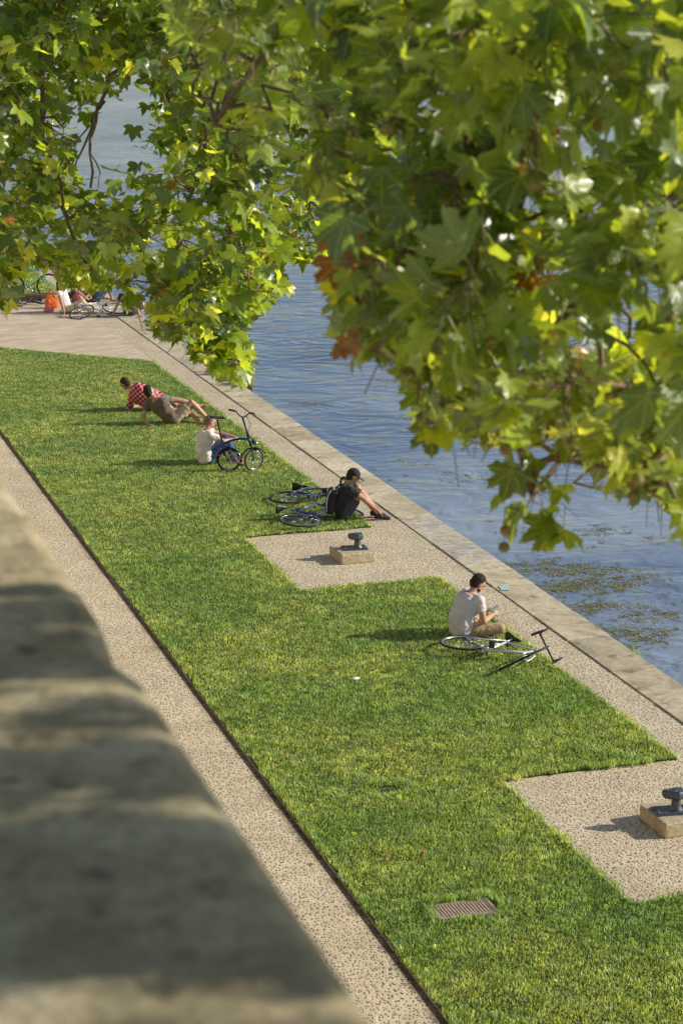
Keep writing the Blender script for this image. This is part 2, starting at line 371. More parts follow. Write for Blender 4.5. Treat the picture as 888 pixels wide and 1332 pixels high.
    def build(s, name, m, parent=None, loc=None):
        me = bpy.data.meshes.new(name); me.from_pydata(s.v, [], s.f); me.validate(); me.update()
        if len(me.polygons) == len(s.sm): me.polygons.foreach_set('use_smooth', s.sm)
        me.materials.append(m); o = bpy.data.objects.new(name, me); COL.objects.link(o)
        if parent is not None: o.parent = parent
        if loc is not None: o.location = loc
        return o
def tag(o, label=None, cat=None, group=None, kind=None):
    if label: o['label'] = label
    if cat: o['category'] = cat
    if group: o['group'] = group
    if kind: o['kind'] = kind
    return o
def empty(name, loc=(0, 0, 0), rz=0, label=None, cat=None, group=None):
    o = bpy.data.objects.new(name, None); COL.objects.link(o); o.location = loc; o.rotation_euler = (0, 0, rz)
    o.empty_display_size = .1
    return tag(o, label, cat, group)
def npmesh(name, co, faces, m, parent=None, attrs=None, smooth=False, loops=3):
    me = bpy.data.meshes.new(name); nv = len(co); nf = len(faces)
    me.vertices.add(nv); me.vertices.foreach_set('co', np.ascontiguousarray(co, dtype=np.float32).ravel())
    me.loops.add(nf*loops); me.loops.foreach_set('vertex_index', np.ascontiguousarray(faces, dtype=np.int32).ravel())
    me.polygons.add(nf); me.polygons.foreach_set('loop_start', np.arange(0, nf*loops, loops, dtype=np.int32))
    me.polygons.foreach_set('loop_total', np.full(nf, loops, dtype=np.int32))
    if smooth: me.polygons.foreach_set('use_smooth', np.ones(nf, dtype=bool))
    me.update(calc_edges=True)
    for k, (ty, a) in (attrs or {}).items():
        at = me.attributes.new(k, ty, 'POINT'); at.data.foreach_set('value' if ty == 'FLOAT' else 'vector', np.ascontiguousarray(a, dtype=np.float32).ravel())
    me.materials.append(m); o = bpy.data.objects.new(name, me); COL.objects.link(o)
    if parent is not None: o.parent = parent
    return o
def blob(mb, name, m, parent, vox=.008, smooth=6, wrinkle=0, ws=9):
    t = mb.build('tmp', m); r = t.modifiers.new('r', 'REMESH'); r.mode = 'VOXEL'; r.voxel_size = vox; r.use_smooth_shade = True
    if smooth: sm = t.modifiers.new('s', 'SMOOTH'); sm.factor = .5; sm.iterations = smooth
    dg = bpy.context.evaluated_depsgraph_get(); dg.update(); ev = t.evaluated_get(dg)
    me = bpy.data.meshes.new_from_object(ev, depsgraph=dg); me.name = name
    old = t.data; bpy.data.objects.remove(t); bpy.data.meshes.remove(old)
    if wrinkle:
        me.update(); ns = [v.normal.copy() for v in me.vertices]
        for v, n in zip(me.vertices, ns):
            p = v.co
            k = noise.noise(p*ws)+.5*noise.noise(p*ws*2.3+V((3, 1, 7)))
            v.co = p+n*wrinkle*k
    me.polygons.foreach_set('use_smooth', [True]*len(me.polygons)); me.update()
    o = bpy.data.objects.new(name, me); COL.objects.link(o); o.parent = parent
    return o

# ---------------------------------------------------------------- the setting
def sheet(name, poly, z, m, thick=0, label=None):
    mb = MB(); n = len(poly)
    vs = [V((x, y, z)) for x, y in poly]; fs = [tuple(range(n))]
    if thick:
        vs += [V((x, y, z-thick)) for x, y in poly]
        fs += [(i, i+n, (i+1) % n+n, (i+1) % n) for i in range(n)]
    mb.add(vs, fs, False); o = mb.build(name, m); tag(o, kind='structure'); return o
LX0, LX1, CX0, CX1 = 5.32, 9.76, 10.30, 10.90
WZ = -.8
sheet('water', [(CX1-.5, -200), (900, -200), (900, 2500), (CX1-.5, 2500)], WZ, M['water'])
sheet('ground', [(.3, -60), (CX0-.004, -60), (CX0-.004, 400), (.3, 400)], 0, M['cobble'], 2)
sheet('far_ground', [(-500, 400.01), (CX1, 400.01), (CX1, 2500), (-500, 2500)], -.02, M['gravel'], 2)
# plaza paving
plz = [(.45, 54.6), (.45, 53.3), (6.72, 47.38), (9.755, 44.56), (9.755, 55.3), (6, 55.3), (.45, 55.3)]
sheet('plaza_paving', [(.45, 55.6), (.45, 53.3), (9.755, 44.56), (9.755, 55.6)], .004, M['paving'])
sheet('path', [(.45, 61.6), (9.755, 61.6), (9.755, 90), (.45, 90)], .004, M['gravel'])
# quay coping stones
cm = MB(); cp = MB(); y = -4.0; r0 = random.Random(3)
ys = []
while y < 150: ys.append(y); y += r0.choice([1.15, 1.3, 1.38, 1.5])
for a, b in zip(ys, ys[1:]):
    dz = r0.uniform(-.004, .004); dx = r0.uniform(-.005, .008)
    q = MB(); q.box((0, 0, 0), (CX1-CX0-.004+dx, b-a-.020, .95), None, .006)
    o = q.build('quay_coping', M['painted'] if 26.2 < (a+b)/2 < 29.6 else M['coping'], loc=((CX0+CX1)/2+dx/2, (a+b)/2, -.46+dz)); tag(o, kind='structure')
cm.box(((CX0+CX1)/2, 70, -1.35), (CX1-CX0-.03, 150, 2.2)); cm.box(((CX0+CX1)/2-.02, 70, -.27), (CX1-CX0-.06, 148, .46))
tag(cm.build('quay_wall', M['wallstone']), kind='structure')
# teal paint mark left on the stone
pm = MB(); c = gp(654, 765, .02); c = V((CX0+.13, 25.2, 0)); pts = [c+V(q) for q in ((-.10, -.10, 0), (.02, -.13, 0), (.09, .08, 0), (-.05, .13, 0))]
# stays on the flat coping top
pm.add([(max(p.x, CX0+.02), p.y, .021) for p in pts], [(0, 1, 2, 3)], False); tag(pm.build('paint_mark', M['teal_print']), 'faded teal paint mark on the quay coping behind the seated reader', 'paint mark')

# lawn outline
def lawn_top(x): return 47.36+(x-6.72)*(44.54-47.36)/(9.76-6.72)
P2A, P2B, P1A, P1B, PX = 15.45, 18.55, 25.98, 28.95, 7.70
GR = (5.905, 6.45, 15.60, 15.90)                         # drain grate
def wav(x, y): return .018*noise.noise(V((x*2.1, y*2.1, 0)))+.010*noise.noise(V((x*7, y*7, 4)))
lawn_poly = [(LX0, 5), (LX1, 5), (LX1, P2A), (PX, P2A), (PX, P2B), (LX1, P2B), (LX1, P1A), (PX, P1A), (PX, P1B), (LX1, P1B), (LX1, lawn_top(LX1)), (LX0, lawn_top(LX0))]
def inset(poly, e):
    o = []; n = len(poly)
    for i, (x, y) in enumerate(poly):
        (a, b), (c, d) = poly[i-1], poly[(i+1) % n]
        v1 = V((-(y-b), x-a, 0)).normalized(); v2 = V((-(d-y), c-x, 0)).normalized(); o.append((x+(v1.x+v2.x)*e, y+(v1.y+v2.y)*e))
    return o
sheet('lawn_soil', inset(lawn_poly, .03), .016, M['turf'], .1)
sheet('soil_edge', [(LX0-.05, 5), (LX0-.001, 5), (LX0-.001, lawn_top(LX0)), (LX0-.05, lawn_top(LX0))], .006, M['soil'], .05)
sheet('lawn_soil', [(.45, 55.62), (9.74, 55.62), (9.74, 61.5), (.45, 61.5)], .022, M['turf'], .1)

def blades(name, pts, hmin, hmax, w, seed, m):
    g = np.random.default_rng(seed); n = len(pts)
    az = g.uniform(0, 2*np.pi, n); lean = np.abs(g.normal(.55, .38, n)).clip(0, 1.4)
    px, py = pts[:, 0], pts[:, 1]
    # neighbouring blades lean together, which gives the turf its tufts
    fld = np.sin(px*9.1+2.1*np.sin(py*6.3))+np.sin(py*8.3+1.7*np.sin(px*7.7)+1)
    az = np.where(g.random(n) < .55, fld*1.6+g.normal(0, .5, n), az)
    h = g.uniform(hmin, hmax, n)*(1+.28*np.sin(px*5.3+np.sin(py*3.7)*2)*np.sin(py*4.9+1.3*np.sin(px*4.1)))*pts[:, 3]
    ww = w*g.uniform(.6, 1.3, n); dx, dy = np.cos(az), np.sin(az); face = az+g.uniform(-1.2, 1.2, n)+np.pi/2
    sx, sy = np.cos(face)*ww/2, np.sin(face)*ww/2; z0 = pts[:, 2]
    l1 = h*.55*np.sin(lean*.6); z1 = h*.55*np.cos(lean*.6); l2 = l1+h*.5*np.sin(lean*1.5); z2 = z1+h*.5*np.cos(lean*1.5).clip(-.2, 1)
    A = np.stack([px-sx, py-sy, z0], 1); B = np.stack([px+sx, py+sy, z0], 1)
    C = np.stack([px+dx*l1+sx*.8, py+dy*l1+sy*.8, z0+z1], 1); D = np.stack([px+dx*l1-sx*.8, py+dy*l1-sy*.8, z0+z1], 1)
    E_ = np.stack([px+dx*l2, py+dy*l2, z0+z2], 1)
    co = np.stack([A, B, C, D, E_], 1).reshape(-1, 3); b = np.arange(n)[:, None]*5
    F = np.concatenate([b+[0, 1, 2], b+[0, 2, 3], b+[3, 2, 4]], 1).reshape(-1, 3)
    t = (g.beta(1.5, 1.7, n)*.85); t = np.where(g.random(n) < .035, g.uniform(.85, 1, n), t)
    tt = np.repeat(t, 5); tt[4::5] += .06; tt[0::5] -= .12; tt[1::5] -= .12
    return npmesh(name, co, F, m, attrs={'tint': ('FLOAT', tt.clip(0, 1))})
def inlawn(x, y):
    ok = (x > LX0) & (x < LX1) & (y > 5) & (y < lawn_top(x))
    ok &= ~((x > PX) & (y > P2A) & (y < P2B)); ok &= ~((x > PX) & (y > P1A) & (y < P1B))
    ok &= ~((x > GR[0]-.02) & (x < GR[1]+.02) & (y > GR[2]-.02) & (y < GR[3]+.02)); return ok
g = np.random.default_rng(5); N = 1250000
xs = g.uniform(LX0, LX1, N); yy = g.uniform(11.5, 49, N)
keep = g.random(N) < np.clip((19/yy)**1.15, .32, 1)
xs, yy = xs[keep], yy[keep]
wx = .045*np.sin(yy*3.1)*np.sin(yy*1.3+1)+.025*np.sin(yy*11.0)+.02*np.sin(yy*23+np.sin(yy*5))+g.normal(0, .012, len(yy)); wy = .04*np.sin(xs*4.3)+.03*np.sin(xs*13)+.02*np.sin(xs*29)+g.normal(0, .012, len(xs))
ok = inlawn(xs+wx*.6, yy+wy*.6); xs, yy = xs[ok], yy[ok]
# a worn bare patch
wp = gp(505, 1030); dd = np.hypot((xs-wp.x)*1.0, (yy-wp.y)*1.3)
ok = (dd > .13) | (g.random(len(xs)) < .25); xs, yy, dd = xs[ok], yy[ok], dd[ok]
hs = np.ones(len(xs)); hs += .7*np.exp(-((dd-.24)/.07)**2)
edge = np.minimum.reduce([np.abs(xs-LX0), np.abs(xs-LX1), np.where((xs > PX-.1), np.minimum.reduce([np.abs(yy-P2A), np.abs(yy-P2B), np.abs(yy-P1A), np.abs(yy-P1B)]), 9), np.where(((yy > P2A) & (yy < P2B)) | ((yy > P1A) & (yy < P1B)), np.abs(xs-PX), 9)])
hs += .55*np.exp(-(edge/.09)**2)
gd = np.hypot(np.maximum(np.abs(xs-6.18)-.27, 0), np.maximum(np.abs(yy-15.75)-.15, 0)); hs += 1.5*np.exp(-(gd/.09)**2)
pts = np.stack([xs, yy, np.full(len(xs), .02), hs], 1)
tag(blades('grass', pts, .018, .044, .0070, 11, M['grass']), 'short sunlit green lawn grass between the two pebble paths', 'grass', kind='stuff')
n2 = 40000; x2 = g.uniform(4, 9.75, n2); y2 = g.uniform(55.65, 61.5, n2)
tag(blades('grass', np.stack([x2, y2, np.full(n2, .02), np.ones(n2)], 1), .04, .08, .012, 12, M['grass']), 'far patch of lawn grass beyond the paved plaza', 'grass', kind='stuff')

# upper promenade and its parapet
sheet('promenade', [(-60, -40), (-.05, -40), (-.05, 120), (-60, 120)], 6.2, M['asphalt'], .3)
w = empty('parapet_wall', (.2, 0, 0), 0, 'weathered limestone parapet of the upper promenade in dappled tree shade, closest thing to the camera', 'parapet')
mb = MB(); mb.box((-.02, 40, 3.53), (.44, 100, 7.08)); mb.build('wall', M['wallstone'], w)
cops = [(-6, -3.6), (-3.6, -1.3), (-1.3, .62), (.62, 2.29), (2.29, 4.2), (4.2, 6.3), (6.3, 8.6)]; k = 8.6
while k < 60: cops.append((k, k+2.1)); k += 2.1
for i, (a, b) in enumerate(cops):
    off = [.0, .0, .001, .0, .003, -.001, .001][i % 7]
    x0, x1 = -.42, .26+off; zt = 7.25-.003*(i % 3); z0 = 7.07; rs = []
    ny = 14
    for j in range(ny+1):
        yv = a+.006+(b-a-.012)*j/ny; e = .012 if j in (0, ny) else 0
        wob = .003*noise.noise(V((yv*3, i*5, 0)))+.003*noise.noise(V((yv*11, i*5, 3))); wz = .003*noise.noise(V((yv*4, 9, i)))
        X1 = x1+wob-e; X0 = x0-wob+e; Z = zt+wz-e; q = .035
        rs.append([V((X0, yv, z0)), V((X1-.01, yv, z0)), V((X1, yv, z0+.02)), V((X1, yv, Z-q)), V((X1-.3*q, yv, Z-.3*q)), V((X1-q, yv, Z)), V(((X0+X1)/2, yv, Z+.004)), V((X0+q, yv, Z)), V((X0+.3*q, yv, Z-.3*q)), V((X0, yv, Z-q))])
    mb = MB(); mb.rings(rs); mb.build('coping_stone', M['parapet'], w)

# drain grate in its stone frame
gx = (GR[0]+GR[1])/2; gy = (GR[2]+GR[3])/2
d = empty('drain_grate', (gx, gy, 0), 0, 'rusty slotted steel drain grate set in the lawn near the bottom', 'drain grate')
fr = MB()
for sx in (-1, 1): fr.box((sx*(.27), 0, .022), (.03, .30, .03))
for sy in (-1, 1): fr.box((0, sy*.145, .022), (.51, .02, .028))
fr.build('frame', simple('grate_steel', (.42, .32, .24), .7, .3, .35, 30), d)
sl = MB(); nb = 17
for i in range(nb): sl.box((-.245+.49*i/(nb-1), 0, .02), (.015, .268, .022))
sl.build('bars', simple('grate_bars', (.55, .43, .34), .65, .3, .3, 30), d)
bk = MB(); bk.box((0, 0, .026-.06), (.5, .27, .1-.001)); bk = MB(); bk.add([(-.25, -.135, .0235), (.25, -.135, .0235), (.25, .135, .0235), (-.25, .135, .0235)], [(0, 1, 2, 3)], False)
bk.xf(Matrix.Translation((0, 0, -.018))).build('pit', M['soil'], d)

# ---------------------------------------------------------------- mooring bollards
def bollard(loc, rz, label):
    t = empty('mooring_bollard', loc, rz, label, 'bollard', 'cast iron mooring bollards on stone blocks')
    t.scale = (.76, .76, .76)
    pl = MB(); pl.box((0, 0, 0), (.50, .30, .018), None, .006)
    for sy in (-1, 1): pl.box((-.0, sy*.12, .015), (.46, .022, .022), None, .008)
    pl.xf(Matrix.Translation((0, 0, .009))); pl.build('base_plate', M['castiron'], t)
    h = MB(); cx = .06
    prof = [(0.0, .098), (.03, .085), (.06, .070), (.11, .062), (.17, .062), (.21, .068)]
    h.rings([[V((cx+r*math.cos(2*math.pi*j/20), r*math.sin(2*math.pi*j/20)*.95, z+.012)) for j in range(20)] for z, r in prof])
    # head: a rounded wedge that reaches out to one side
    rs = []; tri = [V((-.185, .045, 0)), V((-.185, -.015, 0)), V((.0, -.125, 0)), V((.10, -.085, 0)), V((.105, .075, 0)), V((.04, .105, 0))]
    for (z, s_, lift) in ((.165, .60, .0), (.182, .88, .0), (.20, .99, .0), (.240, 1.03, .0), (.272, .98, .0), (.288, .86, 0)):
        ring = []
        for j in range(6):
            for w_ in (0, .25, .5, .75):
                q = tri[j].lerp(tri[(j+1) % 6], w_); ring.append(V((cx+q.x*s_, q.y*s_, z+.012+lift*min(0, q.x)*-4*0+(lift*(-q.x/.18) if q.x < 0 else 0))))
        rs.append(ring)
    h.rings(rs); blob(h, 'bollard_head', M['castiron'], t, .006, 3)
    em = MB()
    for a in (0, 60, 120): em.box((cx-.045, 0, .301), (.07, .010, .006), Matrix.Rotation(R(a), 3, 'Z'))
    em.torus((cx-.045, 0, .300), (0, 0, 1), .045, .004, 20, 6); em.build('cast_emblem', M['castiron'], t)
    for bx, by in ((-.20, -.075), (-.20, .075), (.20, -.075), (.20, .075)):
        b = MB(); b.tube([(bx, by, .016), (bx, by, .034)], .018, 6, flat=True); b.tube([(bx, by, .034), (bx, by, .055)], .009, 8); b.build('bolt', M['rust'], t)
    return t
def block(loc, rz, label, sz=(.53, .56, .15)):
    nx = 12; mb = MB(); mb.box((0, 0, sz[2]/2), sz, None, .012); rr = random.Random(4)
    o = mb.build('stone_plinth', M['plinth']); bm = o.modifiers.new('s', 'SUBSURF'); bm.subdivision_type = 'SIMPLE'; bm.levels = bm.render_levels = 4
    dg = bpy.context.evaluated_depsgraph_get(); me = bpy.data.meshes.new_from_object(o.evaluated_get(dg), depsgraph=dg); o.modifiers.clear(); o.data = me
    for v in me.vertices:
        p = v.co; n = V((p.x/sz[0], p.y/sz[1], (p.z-.08)/sz[2]*.5)); e = sum(abs(c) > .44 for c in (p.x/sz[0], p.y/sz[1])) + (p.z > sz[2]-.03)
        k = noise.noise(p*13+V(loc)); v.co = p - n*(.03*max(0, k+.1)*(e >= 2)) + n*.006*k
    o.location = loc; o.rotation_euler = (0, 0, rz)
    return tag(o, label, 'stone block', 'stone blocks under the bollards')
B1 = (8.90, 27.36, 0); B2 = (8.90, 16.97, 0)
block(B1, R(2), 'low pale stone block under the bollard near the middle of the picture'); block(B2, R(2), 'low pale stone block under the bollard at the right edge')
bollard((B1[0]+.03, B1[1], .151), R(-8), 'grey mooring bollard in front of the person in a black cap')
bollard((B2[0]-.05, B2[1], .151), R(-8), 'grey mooring bollard on a stone block at the right edge of the picture')

# ---------------------------------------------------------------- people
def basis(z, x):                      # matrix whose z column follows z, x column near x
    z = V(z).normalized(); x = V(x); x = (x-z*x.dot(z)).normalized(); y = z.cross(x)
    return Matrix((x, y, z)).transposed()
def hand(mb, wr, d, n, side, grip=.5, s=1.0):
    d = V(d).normalized(); n = V(n); n = (n-d*n.dot(d)).normalized(); l = n.cross(d)*side   # l: thumb side
    mb.caps(wr, .024*s, wr+d*.05*s, .026*s, 8)
    for i, k in enumerate((.030, .010, -.010, -.029)):
        L = (.070, .078, .072, .056)[i]*s; a = wr+d*.082*s+l*k*s
        mb.caps(wr+d*.04*s+l*k*.8*s, .014*s, a, .0105*s, 6)
        d1 = (d-n*grip*.8).normalized(); d2 = (d-n*grip*2.2).normalized()
        mb.caps(a, .0100*s, a+d1*L*.5, .0092*s, 6); mb.caps(a+d1*L*.5, .0092*s, a+d1*L*.5+d2*L*.5, .0078*s, 6)
    t0 = wr+d*.022*s+l*.022*s; t1 = t0+(d*.6+l*.75-n*.2).normalized()*.042*s; t2 = t1+(d*.9+l*.2-n*.4*grip).normalized()*.034*s
    mb.caps(t0, .014*s, t1, .0115*s, 6); mb.caps(t1, .0115*s, t2, .009*s, 6)
def torso_rings(J, infl=0, top=True, n=20, lo=None):
    pel, ch, nk = V(J['pel']), V(J['chest']), V(J['neck']); lh = (V(J['hipL'])-V(J['hipR'])).normalized(); ls = (V(J['shL'])-V(J['shR'])).normalized()
    wst = pel.lerp(ch, .52)+V(J.get('bend', (0, 0, 0)))
    cs = [pel+(pel-wst).normalized()*.09, pel+(pel-wst).normalized()*.03, pel.lerp(wst, .5), wst, wst.lerp(ch, .55), ch, ch.lerp(nk, .5), ch.lerp(nk, .82), nk]
    W = [.11, .165, .168, .152, .162, .178, .172, .12, .062]; D = [.08, .115, .115, .105, .112, .122, .108, .082, .058]; F = [0, 0, .1, .35, .6, .85, 1, 1, 1]
    k = J.get('fat', 1.0); rs = []
    for i, c in enumerate(cs):
        t = (cs[min(i+1, 8)]-cs[max(i-1, 0)]).normalized(); l = lh.lerp(ls, F[i]); l = (l-t*l.dot(t)).normalized(); dd = t.cross(l)
        w_, d_ = W[i]*k+infl, D[i]*k+infl
        rs.append([c+l*w_*math.copysign(abs(math.cos(a))**.9, math.cos(a))+dd*d_*math.copysign(abs(math.sin(a))**.9, math.sin(a)) for a in [2*math.pi*j/n for j in range(n)]])
    return rs
def person(loc, rz, J, label, shirt, legs, hair='short', group=None, skin='skin', vox=.009, long_legs=False, shoes=None, sleeve=.55, hairm='hair', cap=None, hem=.55, glasses=None, bare_torso=False):
    P = empty('person', loc, rz, label, 'person', group)
    J = {k: (V(v) if isinstance(v, (tuple, list)) else v) for k, v in J.items()}
    b = MB(); b.rings(torso_rings(J))
    hd = J['head']; fd = J['face'].normalized(); hu = (hd-J['neck']).normalized(); hu = J.get('hup', hu); hu = V(hu); 
    B = basis(hu, fd)              # x = face, y = left, z = crown
    fx, fl, fz = B.col[0], B.col[1], B.col[2]
    b.caps(J['neck']-fz*.02, .058, hd-fz*.07-fx*.015, .052)
    b.ell(hd+fz*.018-fx*.008, (.094, .074, .092), B); b.ell(hd-fz*.045+fx*.022, (.062, .056, .066), B); b.ell(hd-fz*.088+fx*.055, (.026, .026, .02), B)
    b.caps(hd+fx*.082+fz*.012, .011, hd+fx*.104-fz*.022, .014, 8); b.ell(hd+fx*.088-fz*.026, (.012, .02, .009), B); b.ell(hd+fx*.078+fz*.026, (.016, .05, .010), B)
    b.ell(hd+fx*.083-fz*.058, (.012, .024, .007), B); b.ell(hd+fx*.080-fz*.071, (.012, .021, .007), B)
    for s in (1, -1): b.ell(hd+fl*s*.076-fx*.004-fz*.004, (.020, .009, .032), B)
    for s, k in ((1, 'L'), (-1, 'R')):
        sh, el, ha = J['sh'+k], J['el'+k], J['ha'+k]
        b.caps(J['chest'].lerp(J['neck'], .55), .07, sh, .062); b.caps(sh, .056, el, .040); b.caps(el, .041, el.lerp(ha, .35), .040); b.caps(el.lerp(ha, .35), .040, ha, .026)
        hdv = J.get('hd'+k, ha-el); hn = J.get('hn'+k, V((0, 0, 1)))
        hand(b, ha, hdv, hn, s*J.get('hs', 1), J.get('grip', .5))
        hp, kn, an, to = J['hip'+k], J['kn'+k], J['an'+k], J['to'+k]
        b.caps(hp, .092, hp.lerp(kn, .5), .078); b.caps(hp.lerp(kn, .5), .078, kn, .056); b.caps(kn, .055, kn.lerp(an, .35), .057); b.caps(kn.lerp(an, .35), .057, an, .034)
        td = to.normalized(); sd = (an-kn).normalized(); dn = (sd-td*sd.dot(td)); dn = dn.normalized() if dn.length > .1 else V((0, 0, -1))
        b.caps(an-td*.03+dn*.03, .034, an+td*.08+dn*.035, .030); b.caps(an+td*.08+dn*.035, .030, an+td*.15+dn*.045, .026)
        if not shoes:
            lt = td.cross(dn)
            for q in range(5): o_ = (q-2)*.0145; L = (.205, .20, .193, .185, .175)[q]; b.caps(an+td*.13+dn*.048+lt*s*o_, .014, an+td*L+dn*.052+lt*s*o_*1.25, .0105 if q else .014, 6)
    blob(b, 'body', M[skin], P, vox, 3)
    # eyes
    for s in (1, -1): e = MB(); e.ell(hd+fx*.0865+fl*s*.032+fz*.010, (.010, .014, .009), B, 10, 6); e.build('eye', M['eye'], P)
    # hair
    h = MB()
    if hair in ('short', 'cropped', 'long'):
        g_ = .009 if hair != 'cropped' else .004
        h.ell(hd+fz*.030-fx*.016, (.094+g_, .076+g_, .090+g_*1.3), B); h.ell(hd-fz*.01-fx*.045, (.064+g_, .070+g_, .085), B)
        if hair == 'long':
            h.ell(hd-fz*.10-fx*.07, (.05, .07, .11), B)
        # keep the face clear
        ho = blob(h, 'hair', M[hairm], P, .007, 3, .006 if hair != 'cropped' else .002, 45)
        me = ho.data
        for v in me.vertices:
            q = v.co-hd; x_, z_ = q.dot(fx), q.dot(fz)
            lim = .012 if z_ < .045 else .012+(z_-.045)*1.5
            if x_ > lim: v.co = v.co-fx*(x_-lim)*.95
        me.update()
    if cap:
        c = MB(); c.ell(hd+fz*.040-fx*.008, (.108, .090, .090), B); co_ = blob(c, 'cap', M[cap], P, .008, 2)
        for v in co_.data.vertices:
            q = v.co-hd; z_ = q.dot(fz)
            if z_ < .030: v.co = v.co+fz*(.030-z_)*.97-(q-fz*z_)*.06
        br = MB(); rs = []
        for i in range(9):
            a = -1.0+2.0*i/8; ca, sa = math.cos(a*1.1), math.sin(a*1.1)
            p0 = hd+fx*.085*ca+fl*.080*sa+fz*.036; p1 = hd+fx*(.10+.085*ca)+fl*.085*sa+fz*(.018-.012*abs(a)) ; rs.append([p0, p1, p1-fz*.004, p0-fz*.006])
        br.rings(rs); bo = br.build('brim', M[cap], co_)
        bn = MB(); bn.ell(hd+fz*.13-fx*.008, (.01, .01, .006), B, 8, 6); bn.build('button', M[cap], co_)
    if glasses:
        gl = MB()
        for s in (1, -1): gl.ell(hd+fx*.094+fl*s*.032+fz*.010, (.006, .026, .018), B, 12, 6); gl.tube([hd+fx*.09+fl*s*.058+fz*.014, hd+fl*s*.084+fz*.014], .003, 6)
        gl.build('sunglasses', M['plastic'], P)
    # clothes
    if not bare_torso:
        t = MB(); rr = torso_rings(J, .024)
        t.rings(rr[:8] if not J.get('long_hem') else rr[:8])
        if sleeve:
            for k in 'LR':
                sh, el = J['sh'+k], J['el'+k]; t.caps(J['chest'].lerp(J['neck'], .5), .082, sh, .072); q = sh.lerp(el, min(sleeve, 1.0)); t.ell(sh, (.073,)*3); t.tube([sh, sh.lerp(q, .9), q], [.073, .066, .068] if sleeve < .8 else [.073, .056, .054], 16)
                if sleeve > 1: t.caps(el, .054, el.lerp(J['ha'+k], sleeve-1), .044)
        blob(t, 'shirt', M[shirt], P, vox, 4, .012, 10)
    p = MB(); p.rings(torso_rings(J, .012)[:3])
    for k in 'LR':
        hp, kn, an = J['hip'+k], J['kn'+k], J['an'+k]
        if long_legs:
            p.caps(hp, .102, kn, .074); p.ell(kn, (.075,)*3); p.tube([kn, kn.lerp(an, .5), kn.lerp(an, .93)], [.074, .066, .052], 16)
        else: p.ell(hp, (.103,)*3); p.tube([hp, hp.lerp(kn, hem+.05), hp.lerp(kn, hem+.25)], [.106, .092, .088], 16)
    blob(p, 'trousers' if long_legs else 'shorts', M[legs], P, vox, 4, .010, 11)
    if shoes:
        for k in 'LR':
            kn, an, to = J['kn'+k], J['an'+k], J['to'+k].normalized(); sd = (an-kn).normalized(); dn = (sd-to*sd.dot(to)); dn = dn.normalized() if dn.length > .1 else V((0, 0, -1))
            s_ = MB(); s_.caps(an-to*.035+dn*.025, .046, an+to*.09+dn*.038, .041); s_.caps(an+to*.09+dn*.038, .041, an+to*.16+dn*.048, .034); s_.caps(an-dn*.01, .044, an+dn*.02, .046)
            so = blob(s_, 'shoe', M[shoes], P, .008, 3)
            q = MB(); l = to.cross(dn); q.box(an+to*.058+dn*.078, (.26, .085, .018), Matrix((to, l, dn)).transposed(), .006); q.build('sole', M['sole'], so)
    return P
def fr(a, **kw):                       # turns joints given as (forward, left, up) into image-right / depth / up
    ca, sa = math.cos(R(a)), math.sin(R(a)); o = {}
    for k, v in kw.items():
        o[k] = (v[0]*ca-v[1]*sa, v[0]*sa+v[1]*ca, v[2]) if isinstance(v, tuple) else v
    return o
RZ = -YAW
GP5 = gp(600, 829)
J5 = fr(22, pel=(0, 0, .125), chest=(.07, 0, .43), neck=(.145, 0, .59), head=(.225, 0, .70), face=(.75, 0, -.55), bend=(-.055, 0, .0), fat=1.08,
        shL=(.15, .185, .53), shR=(.15, -.185, .53), elL=(.20, .24, .27), elR=(.20, -.23, .26), haL=(.40, .07, .30), haR=(.41, -.05, .27), hnL=(.2, 0, 1), hnR=(.2, 0, 1), grip=.9,
        hipL=(.04, .10, .115), hipR=(.04, -.10, .115), knL=(.40, .27, .14), knR=(.42, -.25, .14), anL=(.27, -.12, .055), anR=(.20, .12, .055), toL=(.35, -.9, 0), toR=(.2, .9, 0))
person(GP5, RZ, J5, 'dark haired man in pale tee and tan trousers sitting cross-legged beside the racing bike', 'grey_tee', 'tan_cloth', group=None, skin='skin', long_legs=True, shoes='shoe')
hd5, nk5 = V(J5['head']), V(J5['neck']); B5 = basis(hd5-nk5, V(J5['face'])); bd = MB()
bd.ell(hd5-B5.col[2]*.066+B5.col[0]*.028, (.056, .056, .040), B5); bd.ell(hd5-B5.col[2]*.085+B5.col[0]*.055, (.030, .030, .024), B5)
blob(bd, 'beard', M['hair'], [o for o in bpy.data.objects if o.name.startswith('person')][-1], .006, 2, .003, 60)
# thing in his hands
ph = MB(); ph.box((0, 0, 0), (.125, .065, .012), None, .004)
o = ph.build('phone', M['teal_print']); o.rotation_euler = (R(20), R(-25), RZ+R(22)); o.location = GP5+Matrix.Rotation(RZ, 3, 'Z') @ V(fr(22, q=(.475, .01, .335))['q']); tag(o, 'small teal cased phone in the hands of the cross-legged man', 'phone')

